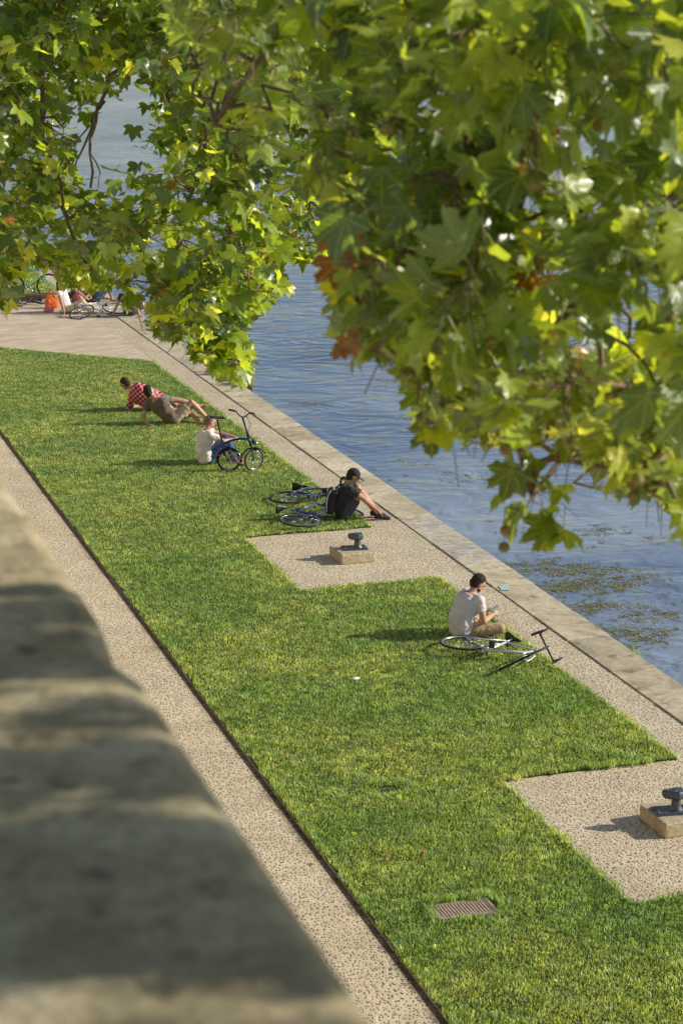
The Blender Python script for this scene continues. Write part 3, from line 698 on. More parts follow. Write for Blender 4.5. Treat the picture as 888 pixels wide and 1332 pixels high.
G4 = gp(446, 676)
J4 = fr(8, pel=(0, 0, .12), chest=(.05, 0, .42), neck=(.10, 0, .575), head=(.165, 0, .70), face=(.85, -.05, -.6), bend=(-.06, 0, 0), fat=.9,
        shL=(.10, .165, .52), shR=(.10, -.165, .52), elL=(.30, .16, .46), elR=(.31, -.20, .36), haL=(.50, .05, .22), haR=(.52, -.12, .17), hdR=(.8, .1, -.6), hdL=(.8, 0, -.6), hnL=(.5, 0, 1), hnR=(.5, 0, 1), grip=.8,
        hipL=(.02, .09, .11), hipR=(.02, -.09, .11), knL=(.24, .13, .49), knR=(.26, -.12, .47), anL=(.52, .09, .09), anR=(.56, -.09, .09), toL=(1, .1, -.12), toR=(1, -.1, -.12))
person(G4, RZ, J4, 'person in a black cap and black shirt reaching to black shoes', 'black_cloth', 'charcoal', hair='short', skin='skin_tan', shoes='shoe', cap='black_cloth', hem=.45)
G3 = gp(269, 604)
J3 = fr(14, pel=(0, 0, .125), chest=(-.02, 0, .45), neck=(.03, 0, .625), head=(.075, 0, .765), face=(1, .15, -.25), bend=(-.05, 0, 0), fat=1.1,
        shL=(.03, .20, .57), shR=(.03, -.20, .57), elL=(.28, .20, .50), elR=(.27, -.23, .45), haL=(.50, .04, .46), haR=(.51, -.05, .44), hdL=(.5, -.7, -.1), hdR=(.5, .7, -.1), hnL=(.3, 0, 1), hnR=(.3, 0, 1), grip=.6,
        hipL=(.03, .10, .12), hipR=(.03, -.10, .12), knL=(.36, .12, .43), knR=(.36, -.12, .43), anL=(.50, .10, .075), anR=(.50, -.10, .075), toL=(1, .1, -.05), toR=(1, -.1, -.05))
person(G3, RZ, J3, 'man in a white shirt and blue jeans hugging his knees behind the folding bike', 'white_tee', 'denim', hair='cropped', hairm='hair_grey', long_legs=True, shoes='redshoe')
G2 = gp(224, 552)
J2 = dict(pel=(0, 0, .13), chest=(-.20, -.04, .355), neck=(-.31, -.05, .53), head=(-.42, -.03, .66), face=(.75, .65, -.25), hup=(-.5, -.1, 1), bend=(-.03, -.02, .0), fat=1.05,
        shR=(-.14, -.10, .47), shL=(-.44, .03, .43), elR=(.03, -.10, .30), haR=(.25, -.02, .33), elL=(-.56, -.04, .15), haL=(-.44, -.20, .04), hdL=(.9, -.3, -.05), hnL=(0, 0, 1), hnR=(0, -.4, 1), grip=.4,
        hipR=(.07, -.05, .125), hipL=(-.02, .10, .125), knR=(.38, -.02, .44), anR=(.70, .06, .085), toR=(1, .15, -.05), knL=(.36, .26, .16), anL=(.56, -.06, .07), toL=(.8, -.5, .05))
person(G2, RZ, J2, 'man in olive shirt and khaki shorts leaning back with one knee raised', 'olive', 'khaki', hair='short', hem=.5)
G1 = gp(204, 535)
J1 = dict(pel=(0, 0, .17), chest=(-.33, 0, .36), neck=(-.46, .03, .49), head=(-.62, .06, .55), face=(-.75, .35, -.45), hup=(-.55, .1, .8), bend=(0, 0, .0), fat=1.3,
        shR=(-.36, -.09, .53), shL=(-.47, .12, .36), elR=(-.30, .14, .36), haR=(-.20, .34, .20), elL=(-.56, .10, .07), haL=(-.42, .30, .04), hnL=(0, 0, 1), hnR=(0, 0, 1),
        hipR=(.02, -.01, .23), hipL=(.02, .02, .10), knR=(.40, .06, .22), knL=(.40, .20, .09), anR=(.80, .14, .10), anL=(.80, .20, .05), toR=(.75, .3, .15), toL=(.8, .35, .1))
person(G1, RZ, J1, 'man in a red checked shirt and grey shorts lying on his side, head turned away', 'plaid', 'grey_short', hair='short', hairm='hair_brown', sleeve=1.45, hem=.5)

# far group by the water
FA = 'friends sitting on the plaza by the water'
GA = gp(88, 407)
JA = fr(-20, pel=(0, 0, .12), chest=(-.12, 0, .42), neck=(-.16, 0, .58), head=(-.17, 0, .72), face=(.9, .3, 0), fat=.9, shL=(-.14, .16, .53), shR=(-.14, -.16, .53), elL=(-.2, .24, .3), elR=(-.02, -.26, .30), haL=(-.28, .28, .05), haR=(.06, -.28, .05), hnR=(0, 0, 1), hnL=(0, 0, 1),
        hipL=(.03, .09, .11), hipR=(.03, -.09, .11), knL=(.40, .12, .30), knR=(.42, -.05, .22), anL=(.60, .12, .07), anR=(.75, .0, .07), toL=(1, 0, 0), toR=(1, 0, .1))
person(GA, RZ, JA, 'person in a long white top sitting behind the silver bike on the plaza', 'white_tee', 'cream', hair='long', hairm='hair_brown', group=FA, vox=.013, long_legs=True, sleeve=.3)
GB = gp(100, 392)
JB = fr(-35, pel=(0, 0, .12), chest=(-.02, 0, .42), neck=(.0, 0, .58), head=(.03, 0, .72), face=(.9, -.1, -.2), fat=.85, shL=(.0, .16, .53), shR=(.0, -.16, .53), elL=(.2, .2, .34), elR=(.18, -.2, .32), haL=(.40, .08, .2), haR=(.38, -.06, .16),
        hipL=(.03, .09, .11), hipR=(.03, -.09, .11), knL=(.34, .27, .15), knR=(.36, -.25, .15), anL=(.25, -.1, .06), anR=(.16, .1, .06), toL=(.3, -.9, 0), toR=(.2, .9, 0))
person(GB, RZ, JB, 'person in a dark tank top and coral shorts sitting cross-legged on the plaza', 'charcoal', 'coral', hair='long', group=FA, vox=.013, sleeve=0)
GC = gp(126, 392)
JC = dict(pel=(0, 0, .13), chest=(-.36, .02, .15), neck=(-.52, .02, .16), head=(-.66, .02, .17), face=(.2, 0, 1), hup=(-1, 0, .1), fat=.95, shR=(-.46, -.18, .15), shL=(-.46, .2, .15), elR=(-.3, -.3, .12), elL=(-.3, .3, .12), haR=(-.12, -.15, .26), haL=(-.1, .15, .26),
        hipR=(.05, -.09, .13), hipL=(.05, .09, .13), knR=(.34, -.05, .42), knL=(.30, .16, .46), anR=(.42, -.08, .08), anL=(.16, .22, .09), toR=(1, 0, 0), toL=(1, 0, 0))
person(GC, RZ, JC, 'person in denim shorts lying back with knees bent near the quay edge', 'denim_dark', 'denim', hair='short', skin='skin_tan', group=FA, vox=.013)
GE = gp(170, 411)
JE = fr(60, pel=(0, 0, .12), chest=(-.10, 0, .42), neck=(-.14, 0, .58), head=(-.15, 0, .73), face=(1, 0, 0), fat=1.0, shL=(-.14, .18, .53), shR=(-.12, -.18, .53), elL=(-.24, .24, .3), elR=(-.12, -.30, .28), haL=(-.32, .34, .03), haR=(-.14, -.38, .05), hnR=(0, 0, 1), hnL=(0, 0, 1), hdR=(.2, -.9, 0), hdL=(-.6, .5, 0),
        hipL=(.03, .10, .12), hipR=(.03, -.10, .12), knL=(.40, .12, .30), knR=(.42, -.10, .26), anL=(.62, .1, .08), anR=(.66, -.1, .08), toL=(1, 0, 0), toR=(1, 0, 0))
person(GE, RZ, JE, 'person in black shorts sitting on the quay edge, half hidden by leaves', 'charcoal', 'black_cloth', hair='short', group=FA, vox=.013)

# ---------------------------------------------------------------- bicycles
def wheel(parent, c, ax, Rw, tyre='rubber', rim='alloy', tr=.014, spokes=24, name='wheel'):
    c = V(c); ax = V(ax).normalized()
    t = MB(); t.torus(c, ax, Rw-tr, tr, 48, 8); w_ = t.build(name, M[tyre], parent)
    r = MB(); r.torus(c, ax, Rw-2*tr-.010, .011, 48, 6); r.build('rim', M[rim], w_)
    h = MB(); h.tube([c-ax*.045, c-ax*.03, c+ax*.03, c+ax*.045], [.008, .02, .02, .008], 10); h.build('hub', M['alloy'], w_)
    s = MB(); u = ax.orthogonal().normalized(); q = ax.cross(u)
    for i in range(spokes):
        a = 2*math.pi*i/spokes; d_ = u*math.cos(a)+q*math.sin(a); a2 = a+(.5 if i % 2 else -.5); e = u*math.cos(a2)+q*math.sin(a2)
        s.tube([c+e*.018+ax*(.028 if i % 4 < 2 else -.028), c+d_*(Rw-2*tr-.008)], .0016, 4)
    s.build('spokes', M['chrome'], w_); return w_
def bicycle(label, paint, mtx=None, loc=None, rz=0, bars='drop', steer=0, Rw=.34, group='bicycles lying or parked by the people', fork=None, tyre='rubber', rim='alloy', saddle='plastic', extra=None, tape='plastic'):
    P = empty('bicycle', (0, 0, 0), 0, label, 'bicycle', group)
    if mtx is not None: P.matrix_world = mtx
    else: P.location = loc; P.rotation_euler = (0, 0, rz)
    f = MB(); rh = V((0, 0, Rw)); bb = V((.42, 0, Rw-.06)); st = V((.28, 0, .80)); hb = V((.87, 0, .64)); ht = V((.83, 0, .78)); fh = V((.99, 0, Rw))
    f.tube([bb, st], .0155, 10); f.tube([st-V((0, 0, .03)), ht-V((-.005, 0, .02))], .0145, 10); f.tube([bb, hb+V((0, 0, .02))], .0175, 10); f.tube([hb, ht], .019, 10)
    for s in (1, -1): f.tube([rh+V((0, s*.06, 0)), bb+V((-.03, s*.03, 0))], .009, 8); f.tube([rh+V((0, s*.06, 0)), st+V((0, s*.018, -.03))], .0075, 8)
    f.build('frame', M[paint], P)
    ax = (ht-hb).normalized(); rot = Matrix.Translation(hb) @ Matrix.Rotation(R(steer), 4, ax) @ Matrix.Translation(-hb)
    X = lambda p: rot @ V(p)
    k = MB()
    for s in (1, -1): k.tube([X(hb+V((.005, s*.035, -.01))), X(hb.lerp(fh, .5)+V((-.01, s*.05, 0))), X(fh+V((0, s*.05, 0)))], [.013, .011, .008], 8)
    k.tube([X(hb+V((.003, -.04, -.01))), X(hb+V((.003, .04, -.01)))], .015, 8); k.build('fork', M[fork or paint], P)
    wheel(P, rh, (0, 1, 0), Rw, tyre, rim); wheel(P, X(fh), rot.to_3x3() @ V((0, 1, 0)), Rw, tyre, rim)
    sp = MB(); sp.tube([st-V((0, 0, .05)), st+V((-.045, 0, .13))], .013, 8); sp.build('seat_post', M['alloy'], P)
    sa = MB(); c = st+V((-.045, 0, .15)); rs = []
    for x_, w_, z_ in ((-.14, .055, .015), (-.12, .075, .02), (-.06, .065, .012), (0, .035, .008), (.08, .02, .006), (.135, .012, 0)):
        rs.append([c+V((x_, w_*math.cos(a), z_+.018*math.sin(a))) for a in [2*math.pi*j/12 for j in range(12)]])
    sa.rings(rs); sa.build('saddle', M[saddle], P)
    stem = ht+ax*.07; sf = stem+V((.09, 0, .01)); q = MB(); q.tube([X(ht), X(stem), X(sf)], .013, 8); q.build('stem', M['alloy'], P)
    hbm = MB()
    if bars == 'drop':
        hbm.tube([X(sf+V((0, -.20, 0))), X(sf+V((0, .20, 0)))], .0125, 8)
        for s in (1, -1): hbm.tube([X(sf+V((0, s*.195, 0))), X(sf+V((.05, s*.20, 0))), X(sf+V((.10, s*.20, -.02))), X(sf+V((.12, s*.205, -.07))), X(sf+V((.09, s*.21, -.12))), X(sf+V((.0, s*.215, -.14)))], .017, 8)
    elif bars == 'flat':
        hbm.tube([X(sf+V((-.05, -.29, .03))), X(sf+V((0, -.1, 0))), X(sf+V((0, .1, 0))), X(sf+V((-.05, .29, .03)))], .012, 8)
        for s in (1, -1): hbm.tube([X(sf+V((-.055, s*.30, .032))), X(sf+V((-.03, s*.20, .018)))], .018, 8)
    else:
        hbm.tube([X(sf+V((-.20, -.27, .03))), X(sf+V((-.05, -.25, .05))), X(sf+V((.02, -.1, .03))), X(sf), X(sf+V((.02, .1, .03))), X(sf+V((-.05, .25, .05))), X(sf+V((-.20, .27, .03)))], .012, 8)
    hbm.build('handlebar', M[tape], P)
    if bars == 'drop':
        for s in (1, -1): bl = MB(); bl.tube([X(sf+V((.09, s*.20, .0))), X(sf+V((.135, s*.20, .03))), X(sf+V((.15, s*.20, -.03))), X(sf+V((.13, s*.2, -.10)))], [.014, .013, .007, .005], 6); bl.build('brake_lever', M['blackmetal'], P)
    cr = MB(); cr.torus(bb+V((0, -.045, 0)), (0, 1, 0), .085, .006, 32, 6)
    for i in range(5): a = i*2*math.pi/5; cr.tube([bb+V((0, -.045, 0)), bb+V((.083*math.cos(a), -.045, .083*math.sin(a)))], .005, 6)
    cr.tube([bb+V((0, -.06, 0)), bb+V((0, .06, 0))], .014, 8)
    cr.tube([bb+V((0, -.06, 0)), bb+V((.15, -.075, -.08))], .009, 6); cr.tube([bb+V((0, .06, 0)), bb+V((-.15, .075, .08))], .009, 6); cr.build('crankset', M['alloy'], P)
    for s, p in ((-1, V((.15, -.12, -.08))), (1, V((-.15, .12, .08)))):
        pd = MB(); pd.box(bb+p, (.085, .085, .022), None, .005); pd.build('pedal', M['plastic'], P)
    ch = MB(); ch.tube([rh+V((0, -.045, .035)), bb+V((0, -.045, .083))], .004, 4); ch.tube([rh+V((0, -.045, -.035)), bb+V((0, -.045, -.083))], .004, 4); ch.torus(rh+V((0, -.045, 0)), (0, 1, 0), .035, .008, 20, 6); ch.build('chain', M['blackmetal'], P)
    for (nm, col, fn) in (extra or []):
        e = MB(); fn(e, X, dict(rh=rh, bb=bb, st=st, hb=hb, ht=ht, fh=fh, sf=sf)); e.build(nm, M[col], P)
    return P
def lying(orig, fwd, side=1, roll=0, z=.05, pitch=0):
    """Frame matrix of a bicycle on its left side: orig = ground point under its rear hub, fwd = heading."""
    F = V((fwd[0], fwd[1], math.tan(R(pitch)))).normalized(); U = V((0, 0, 1)).cross(F).normalized()*side; L = U.cross(F)
    q = Matrix.Rotation(R(roll), 3, F); L = q @ L; U = q @ U
    m3 = Matrix((F, L, U)).transposed(); m = m3.to_4x4(); m.translation = V((orig.x, orig.y, z))-U*.34; return m
a = gp(606, 838, .1); b = gp(694, 861, .15); fw = (b-a)
bicycle('silver white racing bike with black drop bars lying on the grass beside the cross-legged man', 'white_paint', lying(a, fw, 1, -3, .12, 1.5), bars='drop', steer=-32, rim='alloy')
# two bikes behind the person in the cap
a = gp(391, 678, .08); b = gp(445, 662, .1)
bicycle('blue bike with a yellow fork lying behind the person in the black cap', 'royal_paint', lying(a, b-a, 1, 4, .10, 0), bars='drop', steer=30, rim='alloy', fork='yellow_paint')
a = gp(376, 650, .05); b = gp(425, 645, .1)
bicycle('dark bike lying farthest from the stone block, beyond the one with a yellow fork', 'royal_paint', lying(a, b-a, 1, 2, .09, 1), bars='drop', steer=82, rim='blackmetal', fork='blackmetal')
# far bikes
a = gp(98, 412, .05); b = gp(150, 403, .12)
bicycle('silver city bike lying on the plaza in front of the sitting friends', 'white_paint', lying(b, a-b, -1, -16, .16, 0), bars='swept', steer=-25, rim='alloy', fork='white_paint')
a = gp(17, 389)
bicycle('teal bike with black wheels standing at the edge of the far lawn', 'teal_paint', None, (a.x-.0, a.y, 0), RZ+R(8), bars='flat', rim='blackmetal', fork='teal_paint')
a = gp(8, 398, .05); b = gp(52, 393, .1)
bicycle('black bike lying flat on the plaza below the standing teal one', 'blackmetal', lying(a, b-a, 1, 3, .09, 0), bars='flat', steer=15, rim='blackmetal')

# folding bike: rear wheel tucked under
def folding(loc, rz):
    P = empty('folding_bicycle', loc, rz, 'blue folding bike with small wheels, rear wheel tucked under, beside the man in jeans', 'folding bicycle')
    r = .205; rw = V((.0, .02, r)); fwp = V((.43, 0, r)); hd0 = V((.38, 0, .47)); hd1 = V((.345, 0, .58)); so = V((-.02, 0, .36))
    f = MB(); f.tube([V((-.09, 0, .50)), V((.0, 0, .545)), V((.1, 0, .575)), V((.22, 0, .585)), V((.35, 0, .575))], [.017, .019, .02, .02, .02], 10)
    f.tube([V((-.115, 0, .56)), V((-.075, 0, .30))], .019, 10); f.tube([V((.335, 0, .62)), V((.385, 0, .46))], .02, 10)
    f.build('frame', M['blue_paint'], P)
    rf = MB()
    for s in (1, -1): rf.tube([V((-.075, s*.03, .32)), V((-.04, s*.055, .25)), rw+V((0, s*.055, 0))], .009, 6); rf.tube([V((-.08, s*.02, .46)), V((.03, s*.06, .40)), rw+V((0, s*.055, 0))], .008, 6)
    rf.build('rear_frame', M['blackmetal'], P)
    k = MB()
    for s in (1, -1): k.tube([V((.385, s*.035, .46)), fwp+V((0, s*.05, 0))], .010, 6)
    k.tube([V((.385, -.04, .46)), V((.385, .04, .46))], .015, 6); k.build('fork', M['blackmetal'], P)
    wheel(P, rw, (0, 1, 0), r, tr=.017, rim='alloy', spokes=20); wheel(P, fwp, (-.55, .83, 0), r, tr=.017, rim='alloy', spokes=20)
    mg = MB()
    for c, a0, a1 in ((rw, 20, 190), (fwp, 40, 190)):
        rs = []
        for i in range(14):
            a = R(a0+(a1-a0)*i/13); d_ = V((math.cos(a), 0, math.sin(a))); p = c+d_*(r+.016)
            rs.append([p+V((0, -.028, 0))-d_*.012, p+d_*.010, p+V((0, .028, 0))-d_*.012, p+d_*.003])
        mg.rings(rs)
    mg.build('mudguards', M['plastic'], P)
    s_ = MB(); s_.tube([V((-.075, 0, .32)), V((-.115, 0, .56)), V((-.19, 0, .93))], .0155, 10); s_.build('seat_post', M['blackmetal'], P)
    sa = MB(); c = V((-.18, 0, .955)); rs = []
    for x_, w_, z_ in ((-.14, .05, .03), (-.12, .078, .03), (-.06, .07, .018), (0, .04, .01), (.08, .022, .008), (.14, .012, 0)):
        rs.append([c+V((x_, w_*math.cos(a), z_+.022*math.sin(a))) for a in [2*math.pi*j/12 for j in range(12)]])
    sa.rings(rs); sa.build('saddle', M['plastic'], P)
    st = MB(); st.tube([V((.345, 0, .60)), V((.325, 0, .68)), V((.245, 0, .96))], .0165, 10); st.box((.33, 0, .655), (.045, .045, .05), None, .01); st.build('handle_post', M['blackmetal'], P)
    Rb = Matrix.Rotation(R(48), 3, 'Z'); hb = MB(); c = V((.245, 0, .965))
    hb.tube([c+Rb @ V(p) for p in ((-.03, -.27, .10), (.0, -.15, .09), (.0, -.07, .02), (0, 0, 0), (0, .07, .02), (0, .15, .09), (-.03, .27, .10))], .011, 8)
    for s in (1, -1): hb.tube([c+Rb @ V((-.032, s*.28, .102)), c+Rb @ V((-.005, s*.16, .092))], .017, 8); hb.tube([c+Rb @ V((.01, s*.15, .085)), c+Rb @ V((.06, s*.17, .07)), c+Rb @ V((.05, s*.25, .06))], .006, 6)
    hb.build('handlebar', M['plastic'], P)
    cb = MB()
    for s in (1, -1): cb.tube([c+V((.04, s*.12, .07)), V((.38, s*.10, .85)), V((.33, s*.06, .68)), V((.40, s*.02, .55))], .003, 5)
    cb.build('cables', M['plastic'], P)
    cr = MB(); bb = V((.10, -.05, .27)); cr.torus(bb, (0, 1, 0), .095, .007, 28, 6)
    for i in range(5): a = i*2*math.pi/5; cr.tube([bb, bb+V((.09*math.cos(a), 0, .09*math.sin(a)))], .006, 6)
    cr.tube([bb, bb+V((.10, -.02, -.12))], .01, 6); cr.tube([bb+V((0, .10, 0)), bb+V((-.10, .12, .12))], .01, 6); cr.build('crankset', M['alloy'], P)
    for p in (V((.10, -.06, -.12)), V((-.10, .16, .12))): pd = MB(); pd.box(bb+p, (.08, .08, .024), None, .006); pd.build('pedal', M['plastic'], P)
    lg = MB(); lg.box((.43, 0, .53), (.06, .13, .07), None, .015); lg.build('luggage_block', M['plastic'], P)
    hl = MB(); hl.ell((.475, 0, .50), (.03, .03, .03)); hl.build('headlight', M['alloy'], P)
    rl = MB(); rl.ell((.545, -.045, r-.06), (.02, .012, .02)); rl.ell((-.17, 0, .30), (.012, .03, .02)); rl.build('reflector', M['red_paint'], P)
a = gp(298, 614); folding((a.x, a.y, 0), RZ+R(6))

# ---------------------------------------------------------------- bags, blanket, posts
def bag(loc, rz, size, m, label, cat='bag', group=None, name='tote_bag', strap=True):
    P = empty(name, loc, rz, label, cat, group); b = MB(); w_, d_, h_ = size; rs = []
    for z, s in ((0, .92), (.1, 1.0), (.45, 1.03), (.8, .95), (1, .8)):
        rs.append([V((w_/2*s*math.copysign(abs(math.cos(a))**.5, math.cos(a)), d_/2*s*(1 if z < .7 else .6)*math.copysign(abs(math.sin(a))**.5, math.sin(a)), z*h_+.01)) for a in [2*math.pi*j/20 for j in range(20)]])
    b.rings(rs); blob(b, 'bag_body', M[m], P, .012, 2, .012, 14)
    if strap:
        s_ = MB()
        for sy in (-1, 1): s_.tube([(-w_*.22, sy*d_*.15, h_), (-w_*.18, sy*d_*.2, h_*1.35), (0, sy*d_*.22, h_*1.5), (w_*.18, sy*d_*.2, h_*1.35), (w_*.22, sy*d_*.15, h_)], .011, 6)
        s_.build('handles', M[m], P)
    return P
bag(gp(68, 401), RZ+R(15), (.34, .22, .34), 'orange', 'bright orange tote bag standing on the plaza beside the white dressed person')
bag(gp(28, 393), RZ, (.26, .18, .18), 'pink', 'salmon pink bag lying on the plaza in front of the teal bike', strap=False, name='soft_bag')
bag(gp(64, 406), RZ+R(-10), (.26, .14, .12), 'pink', 'small pink and white bundle on the plaza below the orange bag', strap=False, name='bundle', cat='bundle')
bl = MB(); c = gp(118, 404); gx_, gy_ = 14, 10; vs = []
for i in range(gx_+1):
    for j in range(gy_+1):
        x_ = (i/gx_-.5)*1.5; y_ = (j/gy_-.5)*1.1; vs.append(V((x_, y_, .03+.022*noise.noise(V((x_*6, y_*6, 1)))+.01*noise.noise(V((x_*14, y_*14, 1))))))
bl.add(vs, [(i*(gy_+1)+j, (i+1)*(gy_+1)+j, (i+1)*(gy_+1)+j+1, i*(gy_+1)+j+1) for i in range(gx_) for j in range(gy_)])
o = bl.build('picnic_blanket', M['cream'], loc=(c.x, c.y, 0)); o.rotation_euler = (0, 0, RZ); tag(o, 'crumpled cream blanket spread on the plaza under the sitting friends', 'blanket')
# backpack on the cap wearer
bp = MB(); rs = []
for z, s in ((0, .8), (.06, 1), (.25, 1), (.36, .85), (.41, .5)):
    rs.append([V((.075*s*math.cos(a), .135*s*math.copysign(abs(math.sin(a))**.6, math.sin(a)), z)) for a in [2*math.pi*j/18 for j in range(18)]])
bp.rings(rs); pos = G4+Matrix.Rotation(RZ, 3, 'Z') @ V((-.22, -.04, .12)); P = empty('backpack', pos, RZ+R(8), 'black backpack with pale trim on the back of the person in the cap', 'backpack')
P.rotation_euler = (0, R(8), RZ+R(8)); blob(bp, 'pack_body', M['black_cloth'], P, .01, 2, .006, 14)
tr = MB(); tr.tube([(-.055, -.11, .03), (-.078, -.115, .15), (-.075, -.11, .28), (-.04, -.09, .37), (0.02, -.06, .41)], .007, 6); tr.build('trim', M['white_tee'], P)
for s in (-1, 1):
    t_ = MB(); t_.tube([(.05, s*.07, .38), (.14, s*.10, .47), (.26, s*.11, .44), (.30, s*.12, .34)], .013, 6); t_.build('strap', M['black_cloth'], P)
# mooring posts in the water
def post(u, v, h, lab):
    p = gp(u, v, .0); x = CX1+.13; P = empty('mooring_post', (x, p.y, WZ), 0, lab, 'mooring post', 'dark timber mooring posts by the quay')
    b = MB(); prof = [(-1, .13), (0, .13), (h-.12, .125), (h-.08, .145), (h-.02, .14), (h+.03, .09), (h+.045, .0001)]
    b.rings([[V((r_*math.cos(2*math.pi*j/20), r_*math.sin(2*math.pi*j/20), z)) for j in range(20)] for z, r_ in prof]); b.build('post', M['postwood'], P)
    t = MB(); t.torus((0, 0, h-.14), (0, 0, 1), .135, .014, 24, 6); t.build('iron_band', M['blackmetal'], P)
post(318, 500, 1.02, 'nearer dark rounded mooring post rising just above the quay edge'); post(311, 487, 1.10, 'farther dark mooring post behind the leaf tips at the quay edge')
# long timber beam seat by the far lawn
bm_ = MB(); bm_.box((0, 0, .16), (1.9, .34, .12), None, .01)
for s in (-1, 1): bm_.box((s*.7, 0, .05), (.14, .28, .10), None, .01)
a = gp(34, 396); o = bm_.build('timber_beam', M['timber'], loc=(a.x-.25, a.y+.55, 0)); o.rotation_euler = (0, 0, RZ); tag(o, 'low weathered timber beam lying along the far lawn behind the pink bag', 'beam')

# ---------------------------------------------------------------- leaves
HALF = [(0, 1.0), (.07, .83), (.21, .76), (.21, .64), (.27, .56), (.24, .47), (.33, .53), (.40, .60), (.60, .70), (.57, .52), (.66, .44), (.54, .33), (.44, .20), (.60, .17), (.76, .04), (.60, -.06), (.52, -.20), (.32, -.14), (.14, -.17), (0, -.03)]
SMALL = [(0, 1.0), (.13, .80), (.26, .66), (.24, .50), (.42, .60), (.64, .70), (.62, .46), (.52, .28), (.78, .08), (.54, -.20), (.18, -.17), (0, -.03)]
def leaf_template(half, nr):
    out = half + [(-x, y) for x, y in half[-2:0:-1]]; c = np.array([0, .10]); o = np.array(out); n = len(o)
    vs = [c]+[c+(o[i]-c)*(k/nr) for k in range(1, nr+1) for i in range(n)]
    fs = [(0, 1+(i+1) % n, 1+i) for i in range(n)]
    for k in range(nr-1):
        for i in range(n):
            a = 1+k*n+i; b = 1+k*n+(i+1) % n; fs += [(a, b, b+n), (a, b+n, a+n)]
    return np.array(vs), np.array(fs)
TN = leaf_template(HALF, 3); TF = leaf_template(SMALL, 2)
class Leaves:
    def __init__(s, T): s.T = T; s.co = []; s.lc = []; s.ti = []; s.n = 0
    def add(s, p, tip, nrm, size, tint, g):
        T = s.T[0]; x, y = T[:, 0], T[:, 1]
        fold = g.uniform(.05, .62); curl = g.uniform(-.15, .9); tw = g.normal(0, .25); wv = g.uniform(.03, .11); ph = g.uniform(0, 6.28)
        r = np.hypot(x, y)
        z = fold*np.abs(x)-curl*.5*r**2+tw*x*y+wv*np.sin(np.arctan2(x, y)*5+ph)*r
        X = x*g.uniform(.85, 1.1); Y = y
        tip = tip.normalized(); nrm = (nrm-tip*nrm.dot(tip)).normalized(); sd = tip.cross(nrm)
        A = np.array(p)[None]+size*(X[:, None]*np.array(sd)+Y[:, None]*np.array(tip)+z[:, None]*np.array(nrm))
        s.co.append(A); s.lc.append(np.stack([x, y, 0*x], 1)); s.ti.append(np.full(len(x), tint)+g.normal(0, .01, len(x))); s.n += 1
    def build(s, name, m, parent):
        k = len(s.T[0]); F = (s.T[1][None]+(np.arange(s.n)*k)[:, None, None]).reshape(-1, 3)
        return npmesh(name, np.concatenate(s.co), F, m, parent, {'tint': ('FLOAT', np.concatenate(s.ti).clip(0, 1)), 'leafco': ('FLOAT_VECTOR', np.concatenate(s.lc))}, smooth=True)
def inside(p, poly):
    x, y = p; r = False; j = len(poly)-1
    for i in range(len(poly)):
        xi, yi = poly[i]; xj, yj = poly[j]
        if (yi > y) != (yj > y) and x < (xj-xi)*(y-yi)/(yj-yi)+xi: r = not r
        j = i
    return r
def nearest(limbs, p):
    best = None
    for L in limbs:
        for a, b in zip(L, L[1:]):
            ab = b-a; t = max(0, min(1, (p-a).dot(ab)/ab.length_squared)); q = a+ab*t; d_ = (q-p).length
            if best is None or d_ < best[0]: best = (d_, q)
    return best[1]
def sag(a, b, k, n=7, rr=None, amp=.06):
    pts = []; d_ = (b-a).length
    for i in range(n):
        t = i/(n-1); p = a.lerp(b, t); p = p+V((0, 0, 1))*k*d_*math.sin(math.pi*t)*.5
        if 0 < i < n-1: p = p+V((rr.gauss(0, 1), rr.gauss(0, 1), rr.gauss(0, 1)))*amp*d_*.15
        pts.append(p)
    return pts
